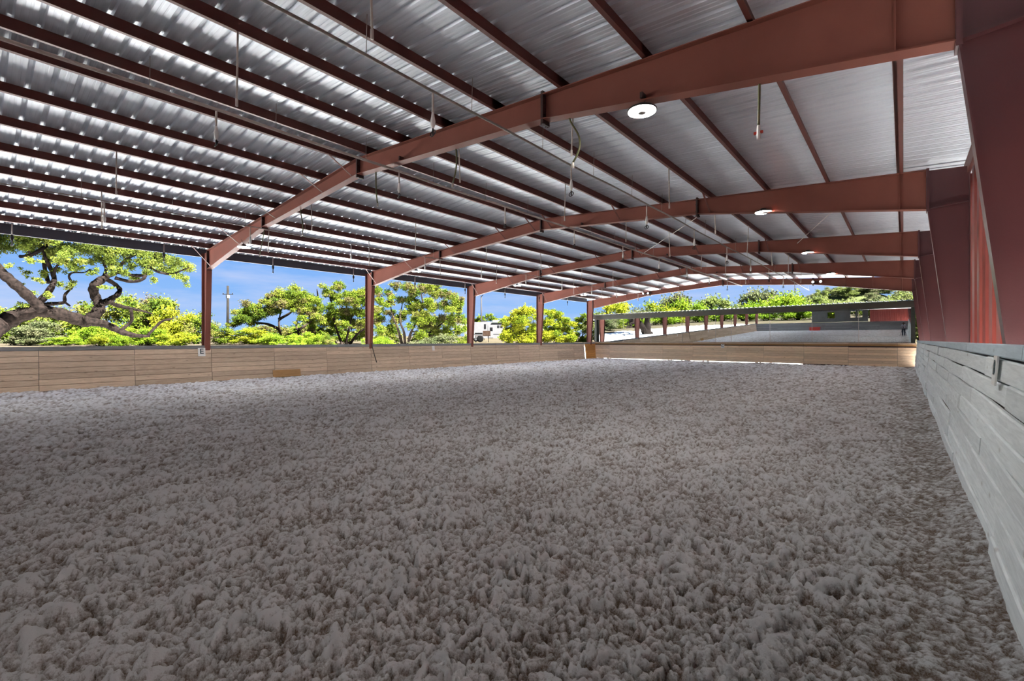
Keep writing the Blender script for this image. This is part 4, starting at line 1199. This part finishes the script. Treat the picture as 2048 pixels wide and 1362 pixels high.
SHRUB_D = (
    [[(-67.96,70.86,0.61,0.1),(-68.04,71.24,3.8,0.062),(-67.4,70.88,5.9,0.025)],[(-69.82,69.72,0.6,0.1),(-69.76,69.35,3.79,0.062),(-69.65,68.96,5.37,0.025)]],
    [(-67.7,71.66,6.79,0.64),(-66.8,72.25,6.36,0.64),(-69.2,70.15,5.93,0.64),(-70.53,69.22,5.94,0.85),(-67.81,70.7,5.7,0.74),(-66.4,72.61,5.4,0.64),(-69.17,69.37,4.85,0.74)])
BUSHES = [ # x, y, top z, width, tone
     (-66.5, 2.6, 5.0, 4.39, 0) ,
     (-57.1, 4.0, 3.42, 2.6, 1) ,
     (-68.5, 7.4, 6.46, 4.61, 0) ,
     (-51.4, 6.2, 2.92, 2.06, 2) ,
     (-52.1, 3.0, 2.78, 2.73, 1) ,
     (-52.2, 8.1, 3.42, 2.6, 2) ,
     (-61.3, 10.9, 6.63, 4.16, 0) ,
     (-56.9, 12.1, 6.18, 3.99, 0) ,
     (-52.9, 12.8, 5.26, 3.34, 3) ,
     (-51.3, 14.1, 4.45, 2.86, 0) ,
     (-44.8, 9.1, 2.66, 2.34, 2) ,
     (-43.3, 10.5, 2.47, 2.34, 3) ,
     (-42.7, 7.0, 2.05, 1.29, 2) ,
     (-45.8, 4.4, 1.9, 2.15, 2) ,
     (-44.0, 6.0, 2.12, 1.22, 3) ,
     (-47.5, 14.8, 3.14, 2.28, 0) ,
     (-45.4, 16.6, 2.73, 3.19, 3) ,
     (-41.7, 17.1, 2.47, 2.17, 2) ,
     (-48.0, 24.8, 2.93, 2.17, 2) ,
     (-40.2, 18.3, 2.21, 1.56, 2) ,
     (-41.0, 20.3, 2.6, 1.82, 2) ,
     (-40.0, 21.1, 2.23, 1.37, 0) ,
     (-37.2, 23.5, 1.96, 1.37, 2) ,
     (-36.2, 24.4, 2.23, 1.82, 2) ,
     (-33.2, 26.9, 1.96, 2.73, 1) ,
     (-33.4, 29.4, 2.26, 2.86, 1) ,
     (-32.1, 30.5, 2.45, 1.91, 0) ,
     (-44.1, 30.7, 3.66, 2.82, 0) ,
     (-40.6, 33.7, 4.62, 5.08, 0) ,
     (-49.4, 28.9, 4.03, 4.69, 0) ,
     (-51.7, 24.3, 3.83, 5.08, 0) ,
     (-55.1, 21.4, 3.38, 4.51, 0) ,
     (-88.1, 3.9, 6.89, 6.51, 0) ,
     (-81.8, 6.6, 5.96, 4.4, 0) ,
]
FAR_TREES = [
     (-34.8, 62.3, 6.08, 4.56, 0) ,
     (-35.6, 69.5, 8.27, 4.95, 3) ,
     (-30.2, 66.2, 7.3, 4.56, 1) ,
     (-29.8, 71.8, 8.1, 4.82, 3) ,
     (-30.8, 81.4, 10.21, 5.51, 1) ,
     (-28.5, 80.8, 9.83, 4.86, 2) ,
     (-22.2, 67.7, 7.12, 4.01, 2) ,
     (-27.6, 92.0, 10.17, 6.11, 0) ,
     (-20.5, 77.0, 7.85, 4.69, 0) ,
     (-15.1, 63.3, 6.34, 3.77, 2) ,
     (-21.4, 97.2, 11.41, 6.11, 1) ,
     (-14.9, 68.7, 7.6, 4.03, 2) ,
     (-17.4, 98.0, 11.47, 5.97, 1) ,
     (-11.8, 71.3, 8.14, 4.71, 2) ,
     (-10.0, 70.3, 7.54, 3.64, 2) ,
     (-12.3, 110.2, 11.05, 6.39, 0) ,
     (-5.8, 73.8, 6.89, 4.56, 0) ,
     (-3.3, 75.9, 6.76, 4.56, 1) ,
     (-1.8, 96.9, 9.97, 5.69, 1) ,
     (0.3, 92.1, 8.97, 4.56, 0) ,
     (1.9, 93.5, 8.51, 4.56, 0) ,
]

def foliage_mesh(name, tufts, leaf, density, mat, seed, tone=(0.0, 1.0), brown=0.0, squash=0.8, fill=False):
    rg = np.random.default_rng(seed)
    C, T = [], []
    if fill:
        extra = []
        for (x, y, z, r) in tufts:
            for _ in range(3):
                o = rg.normal(0, 0.75, 3) * r
                extra.append((x + o[0], y + o[1], z + o[2] * 0.7, r * rg.uniform(0.6, 0.9)))
        tufts = list(tufts) + extra
    for (x, y, z, r) in tufts:
        n = max(10, int(density * r * r))
        d = rg.normal(size=(n, 3))
        d /= np.linalg.norm(d, axis=1)[:, None]
        lump = 0.75 + 0.35 * np.sin(d[:, 0] * 5 + x * 3) * np.sin(d[:, 1] * 5 + y * 3) + 0.2 * np.sin(d[:, 2] * 7 + z)
        rad = r * (rg.random(n) ** 0.45) * lump * 1.3
        p = d * rad[:, None]
        p[:, 2] *= squash
        C.append(p + np.array([x, y, z]))
        base = rg.uniform(tone[0], tone[1])
        if rg.random() < brown:
            base = 1.0
        T.append(np.clip(base + rg.normal(0, 0.13, n), 0, 1))
    C = np.concatenate(C)
    T = np.concatenate(T)
    n = len(C)
    a = rg.normal(size=(n, 3))
    a /= np.linalg.norm(a, axis=1)[:, None]
    b_ = np.cross(a, rg.normal(size=(n, 3)))
    b_ /= np.linalg.norm(b_, axis=1)[:, None]
    L_ = leaf * rg.uniform(0.6, 1.3, n)[:, None]
    V = np.stack([C - a * L_ * 0.5, C + b_ * L_ * 0.27, C + a * L_ * 0.5, C - b_ * L_ * 0.27], 1).reshape(-1, 3)
    Q = np.arange(4 * n).reshape(n, 4)
    me = mesh_np(name, V, Q, mat, False)
    at = me.attributes.new('tone', 'FLOAT', 'POINT')
    at.data.foreach_set('value', np.repeat(T, 4).astype(np.float32))
    return me

def limb_mesh(name, limbs, mat, n=9):
    mb = MB()
    for path in limbs:
        # smooth the traced path
        P = [Vector(p[:3]) for p in path]
        r = [p[3] for p in path]
        pts, rad = [], []
        for i in range(len(P) - 1):
            p0, p1, p2, p3 = P[max(i - 1, 0)], P[i], P[i + 1], P[min(i + 2, len(P) - 1)]
            for s_ in range(4):
                t_ = s_ / 4
                pts.append(0.5 * ((2 * p1) + (p2 - p0) * t_ + (2 * p0 - 5 * p1 + 4 * p2 - p3) * t_ * t_ + (3 * p1 - p0 - 3 * p2 + p3) * t_ ** 3))
                rad.append((r[i] * (1 - t_) + r[i + 1] * t_) * (1 + 0.10 * math.sin(len(pts) * 1.9)))
        pts.append(P[-1])
        rad.append(r[-1])
        mb.tube(pts, rad, n)
    return smooth(mb).mesh(name, mat)

def plant(name, label, cat, limbs, tufts, leafmat, barkmat, leaf, density, seed, group=None, brown=0.0, tone=(0.0, 1.0)):
    bx_, by_ = limbs[0][0][0], limbs[0][0][1]
    t_ = thing(name, label, cat, (bx_, by_, float(ground_h(bx_, by_))), group)
    off = origin_of(t_)
    trunk = bpy.data.objects.new('trunk', limb_mesh('trunk', limbs, barkmat))
    trunk.location = -off
    link(trunk, t_)
    fo = bpy.data.objects.new('foliage', foliage_mesh('foliage', tufts, leaf, density, leafmat, seed, tone, brown, 0.8, True))
    fo.location = -off
    fo['kind'] = 'stuff'
    link(fo, t_)
    return t_

# the old oak: trunk down to the ground from the left limb
oak_trunk = [(-35.3, -3.2, 0.2, 0.85), (-35.2, -2.2, 0.55, 0.72), (-35.1, -1.1, 0.9, 0.60), (-34.9, -0.2, 1.35, 0.52), (-34.75, 0.43, 1.75, 0.48), (-35.06, 1.02, 2.51, 0.458)]
oak_rise = [(-35.3, -3.0, 0.4, 0.7), (-35.6, -3.2, 2.4, 0.55), (-35.0, -2.4, 4.4, 0.42), (-34.4, -1.3, 5.6, 0.32), (-33.9, -0.4, 6.2, 0.26)]
OAK_LIMBS[0] = OAK_LIMBS[0][2:]
plant('live_oak', 'old gnarled live oak with a long low limb at far left', 'tree', [oak_trunk, oak_rise] + OAK_LIMBS, OAK_TUFTS, 'leaf_oak', 'bark', 0.11, 2600, 1)
plant('juniper', 'broad domed juniper right of the utility pole', 'tree', JUNIPER_A[0], JUNIPER_A[1], 'leaf_juniper', 'bark_pale', 0.14, 2700, 2, None, 0.12, (0.1, 0.85))
plant('juniper', 'upright many stemmed juniper left of the second column', 'tree', JUNIPER_B[0], JUNIPER_B[1], 'leaf_juniper', 'bark_pale', 0.14, 2700, 3, None, 0.10, (0.2, 0.8))
plant('juniper', 'large spreading juniper between second and third columns', 'tree', JUNIPER_C[0], JUNIPER_C[1], 'leaf_juniper', 'bark_pale', 0.14, 2700, 4, None, 0.2, (0.25, 0.85))
def skirt(tf, zmax, z):
    return tf + [(t_[0], t_[1], z + 0.3 * (i % 3), t_[3]) for i, t_ in enumerate(tf) if t_[2] < zmax]
plant('yellow_shrub', 'tall yellow green shrub right of the white trailer', 'shrub', SHRUB_A[0], skirt(SHRUB_A[1], 4.7, 1.7), 'leaf_yellow', 'bark_pale', 0.2, 1500, 5, None, 0.15, (0.2, 0.9))
plant('yellow_shrub', 'yellow green shrub just right of the fourth column', 'shrub', SHRUB_B[0], skirt(SHRUB_B[1], 4.7, 1.7), 'leaf_yellow', 'bark_pale', 0.2, 1500, 6, None, 0.1, (0.0, 0.8))
plant('green_shrub', 'green shrub just left of the farthest left column', 'shrub', SHRUB_C[0], skirt(SHRUB_C[1], 4.7, 1.7), 'leaf_juniper', 'bark_pale', 0.2, 1500, 7, None, 0.0, (0.2, 0.7))
plant('green_shrub', 'low green tree showing above the white trailer', 'tree', SHRUB_D[0], SHRUB_D[1], 'leaf_juniper', 'bark_pale', 0.25, 1000, 8, None, 0.0, (0.2, 0.7))

# bushes and far trees: unit crowns, copied with their own sizes
def unit_bush(seed):
    r = random.Random(seed)
    tf = []
    for i in range(34):
        a = r.uniform(0, 2 * math.pi)
        e_ = r.random() ** 0.6
        z = r.uniform(0.10, 0.88)
        w_ = math.sqrt(max(0.05, 1 - (max(z - 0.35, 0) / 0.62) ** 2)) * 0.46
        tf.append((math.cos(a) * w_ * e_, math.sin(a) * w_ * e_, z, r.uniform(0.12, 0.19)))
    return tf
TONE_MAT = ['leaf_juniper', 'leaf_grey', 'leaf_lime', 'leaf_yellow']
BUSH_MESH = {}
def bush_meshes(v, tone, mats=TONE_MAT):
    key = (v, mats[tone])
    if key not in BUSH_MESH:
        tf = unit_bush(100 + v)
        fol = foliage_mesh('foliage', tf, 0.052, 9500, mats[tone], 200 + v, (0.1, 0.9), 0.05)
        r = random.Random(v)
        limbs = []
        for i in range(5):
            a = r.uniform(0, 6.28)
            q_ = tf[r.randrange(len(tf))]
            limbs.append([(0.02 * math.cos(a), 0.02 * math.sin(a), -0.05, 0.022), (q_[0] * 0.35, q_[1] * 0.35, q_[2] * 0.5, 0.015), (q_[0], q_[1], q_[2], 0.006)])
        BUSH_MESH[key] = (fol, limb_mesh('stem', limbs, 'bark_pale', 6))
    return BUSH_MESH[key]
def bush(name, label, cat, x, y, top, width, tone, v, group, mats=TONE_MAT):
    gz = float(ground_h(x, y))
    t_ = thing(name, label, cat, (x, y, gz), group)
    fol, stem_ = bush_meshes(v, tone, mats)
    h = max(top - gz, 0.5)
    sc = (width * 1.12, width * 1.12, h * 1.0)
    f_ = place('foliage', fol, (x, y, gz), t_, (0, 0, v * 1.3 + x), sc)
    f_['kind'] = 'stuff'
    place('stem', stem_, (x, y, gz), t_, (0, 0, v * 1.3 + x), sc)
    return t_
TONE_WORD = ['deep green', 'grey green', 'lime green', 'yellow green']
order = sorted(range(len(BUSHES)), key=lambda i: math.atan2(BUSHES[i][0], BUSHES[i][1]))
PLACE = ['leftmost', 'second from left', 'third from left', 'fourth from left', 'fifth from left', 'sixth from left', 'seventh from left', 'eighth from left', 'ninth from left', 'tenth from left',
         'eleventh from left', 'twelfth from left', 'thirteenth from left', 'fourteenth from left', 'fifteenth from left', 'sixteenth from left', 'seventeenth from left', 'eighteenth from left', 'nineteenth from left',
         'twentieth from left', 'twenty first from left', 'twenty second from left'] + [w_ + ' from left' for w_ in ['twenty third', 'twenty fourth', 'twenty fifth', 'twenty sixth', 'twenty seventh', 'twenty eighth', 'twenty ninth', 'thirtieth', 'thirty first', 'thirty second', 'thirty third', 'thirty fourth', 'thirty fifth', 'thirty sixth']]
for n, i in enumerate(order):
    x, y, top, w_, tone = BUSHES[i]
    bush('bush', '%s bush beyond the left wall, %s in that thicket' % (TONE_WORD[tone], PLACE[n]), 'bush', x, y, top, w_, tone, i % 3, 'bushes beyond the left wall')
FAR_MATS = ['leaf_olive', 'leaf_grey', 'leaf_lime', 'leaf_yellow']
FAR_WORD = ['olive green', 'dull grey green', 'bright lime', 'yellow green']
order = sorted(range(len(FAR_TREES)), key=lambda i: math.atan2(FAR_TREES[i][0], FAR_TREES[i][1]))
for n, i in enumerate(order):
    x, y, top, w_, tone = FAR_TREES[i]
    bush('far_tree', '%s tree showing over the mirror canopy, %s' % (FAR_WORD[tone], PLACE[n]), 'tree', x, y, top, w_ * 1.25, tone, i % 3, 'trees beyond the far end', FAR_MATS)
hr = random.Random(77)
for i in range(46):
    x, y = hr.uniform(-44, 14), hr.uniform(172, 214)
    z = 1.0 + 19.0 * math.exp(-((x + 14) / 26.0) ** 2 - ((y - 215) / 34.0) ** 2)
    t_ = thing('hill_tree', 'small tree in the even mass covering the distant hill', 'tree', (x, y, z), 'trees covering the distant hill')
    fol, stem_ = bush_meshes(i % 3, hr.choice((0, 0, 1)), FAR_MATS)
    w_ = hr.uniform(5, 8)
    f_ = place('foliage', fol, (x, y, z), t_, (0, 0, i), (w_, w_, hr.uniform(3, 4.5)))
    f_['kind'] = 'stuff'
# greenery behind the camera that the mirror shows
mrr = random.Random(5)
for i, (x, y, h, w_, tone) in enumerate(((-44, -3, 4.0, 5, 1), (-48, -12, 5.5, 6, 0), (-46, -20, 5.0, 6, 2), (-50, -28, 6.0, 6, 0), (-45, -36, 6.0, 7, 2), (-47, -46, 6.5, 7, 3), (-44, -56, 6.5, 8, 2), (-40, -66, 7, 8, 2),
                                          (-34, -62, 6.5, 8, 2), (-27, -60, 6.5, 8, 2), (-20, -58, 6.5, 8, 2), (-13, -60, 6.5, 8, 2), (-6, -62, 6.5, 8, 0), (-56, -8, 6, 7, 3), (-58, -20, 7, 8, 0), (-60, -34, 7, 8, 3))):
    bush('reflected_bush', 'green bush outside behind the camera, glimpsed in the arena mirror', 'bush', x, y, h, w_, tone, i % 3, 'greenery seen only in the mirror')

# ------------------------------------------------------------------ the photographer, seen in the mirror
def skin_obj(name, verts, edges, radii, mat, parent, root=0, sub=2):
    me = bpy.data.meshes.new(name)
    me.from_pydata(verts, edges, [])
    o = bpy.data.objects.new(name, me)
    link(o, parent)
    me.materials.append(mat)
    md = o.modifiers.new('skin', 'SKIN')
    md.use_smooth_shade = True
    for i, r_ in enumerate(radii):
        sv = me.skin_vertices[0].data[i]
        sv.radius = (r_, r_) if not hasattr(r_, '__len__') else r_
        sv.use_root = (i == root)
    s_ = o.modifiers.new('sub', 'SUBSURF')
    s_.levels = sub
    s_.render_levels = sub
    return o
M['skin'] = paint('skin', (0.55, 0.33, 0.24), (0.50, 0.29, 0.21), 8.0, 0.55)
M['shirt'] = paint('striped_shirt', (0.55, 0.58, 0.64), (0.10, 0.12, 0.20), 3.0, 0.8, stretch=(0.05, 0.05, 4.0), detail=0.0)
M['jeans'] = paint('dark_jeans', (0.016, 0.022, 0.045), (0.010, 0.014, 0.03), 8.0, 0.85)
M['hair'] = paint('brown_hair', (0.045, 0.028, 0.018), None, 14.0, 0.6)
px_, py_ = 0.02, -0.62
ps = thing('person', 'person in striped shirt and dark jeans standing at the camera, reflected in mirror', 'person', (px_, py_, 0))
V = [(0, 0, 0.95), (0, 0, 1.12), (0, 0.01, 1.32), (0, 0.0, 1.46), (0, 0.01, 1.53), (0, 0.035, 1.62), (0, 0.03, 1.70),
     (0.10, 0, 0.90), (0.11, 0.03, 0.50), (0.12, -0.01, 0.09), (0.13, 0.13, 0.04),
     (-0.10, 0, 0.90), (-0.11, 0.03, 0.50), (-0.12, -0.01, 0.09), (-0.13, 0.13, 0.04),
     (0.17, -0.01, 1.43), (0.24, 0.04, 1.16), (0.12, 0.28, 1.24), (0.10, 0.34, 1.27),
     (-0.17, -0.01, 1.43), (-0.24, 0.04, 1.16), (-0.12, 0.28, 1.24), (-0.10, 0.34, 1.27)]
E_ = [(0, 1), (1, 2), (2, 3), (3, 4), (4, 5), (5, 6), (0, 7), (7, 8), (8, 9), (9, 10), (0, 11), (11, 12), (12, 13), (13, 14), (3, 15), (15, 16), (16, 17), (17, 18), (3, 19), (19, 20), (20, 21), (21, 22)]
RAD = [(0.14, 0.10), (0.13, 0.09), (0.15, 0.10), (0.10, 0.07), 0.052, (0.085, 0.10), (0.075, 0.085),
       0.085, 0.058, 0.042, 0.035, 0.085, 0.058, 0.042, 0.035, 0.058, 0.044, 0.030, 0.028, 0.058, 0.044, 0.030, 0.028]
skin_obj('body', V, E_, RAD, M['skin'], ps)
SV = [V[0], V[1], V[2], V[3], V[15], V[16], (0.17, 0.17, 1.205), V[19], V[20], (-0.17, 0.17, 1.205)]
skin_obj('shirt', SV, [(0, 1), (1, 2), (2, 3), (3, 4), (4, 5), (5, 6), (3, 7), (7, 8), (8, 9)], [(0.155, 0.115), (0.15, 0.11), (0.17, 0.12), (0.11, 0.08), 0.072, 0.058, 0.046, 0.072, 0.058, 0.046], M['shirt'], ps)
JV = [V[0], V[7], V[8], V[9], V[11], V[12], V[13]]
skin_obj('jeans', JV, [(0, 1), (1, 2), (2, 3), (0, 4), (4, 5), (5, 6)], [(0.15, 0.11), 0.10, 0.072, 0.058, 0.10, 0.072, 0.058], M['jeans'], ps)
smooth(MB().lathe((px_, py_ + 0.015, 1.62), [(0.0, -0.10), (0.075, -0.09), (0.105, 0.0), (0.10, 0.09), (0.06, 0.15), (0.0, 0.165)], 18)).build('hair', 'hair', ps, (px_, py_ - 0.02, 1.62))
for s_ in (-1, 1):
    smooth(MB().lathe((px_ + s_ * 0.034, py_ + 0.115, 1.645), [(0.0, -0.012), (0.012, -0.004), (0.012, 0.004), (0.0, 0.012)], 10)).build('eye', 'black', ps)
    smooth(MB().lathe((px_ + s_ * 0.13, py_ + 0.16, 0.0), [(0.045, 0.0), (0.052, 0.02), (0.04, 0.07), (0.0, 0.08)], 12)).build('shoe', 'black', ps)
    for f_ in range(4):
        x0 = px_ + s_ * (0.085 + 0.018 * f_)
        smooth(MB().tube([(x0, py_ + 0.35, 1.275), (x0 - s_ * 0.008, py_ + 0.40, 1.285), (x0 - s_ * 0.02, py_ + 0.42, 1.26)], [0.010, 0.009, 0.007], 7)).build('finger', 'skin', ps)
    smooth(MB().tube([(px_ + s_ * 0.075, py_ + 0.34, 1.28), (px_ + s_ * 0.05, py_ + 0.37, 1.30), (px_ + s_ * 0.04, py_ + 0.395, 1.30)], [0.012, 0.010, 0.008], 7)).build('thumb', 'skin', ps)
smooth(MB().lathe((px_, py_ + 0.135, 1.615), [(0.0, -0.02), (0.016, -0.015), (0.010, 0.015), (0.0, 0.03)], 10)).build('nose', 'skin', ps)
MB().box(px_ - 0.024, px_ + 0.024, py_ + 0.110, py_ + 0.122, 1.578, 1.584).build('mouth', 'hair', ps)
tp = thing('tripod', 'black tripod standing at the camera, reflected in mirror', 'tripod', (0, -0.10, 0))
MB().tube([(0, -0.10, 0.75), (0, -0.10, 1.50)], 0.016, 8).build('center_column', 'black', tp)
MB().box(-0.05, 0.05, -0.15, -0.05, 1.46, 1.53).build('head', 'black', tp)
for a in (90, 210, 330):
    MB().tube([(0, -0.10, 1.25), (0.42 * math.cos(R(a)), -0.10 + 0.42 * math.sin(R(a)), 0.0)], [0.018, 0.012], 8).build('leg', 'black', tp)
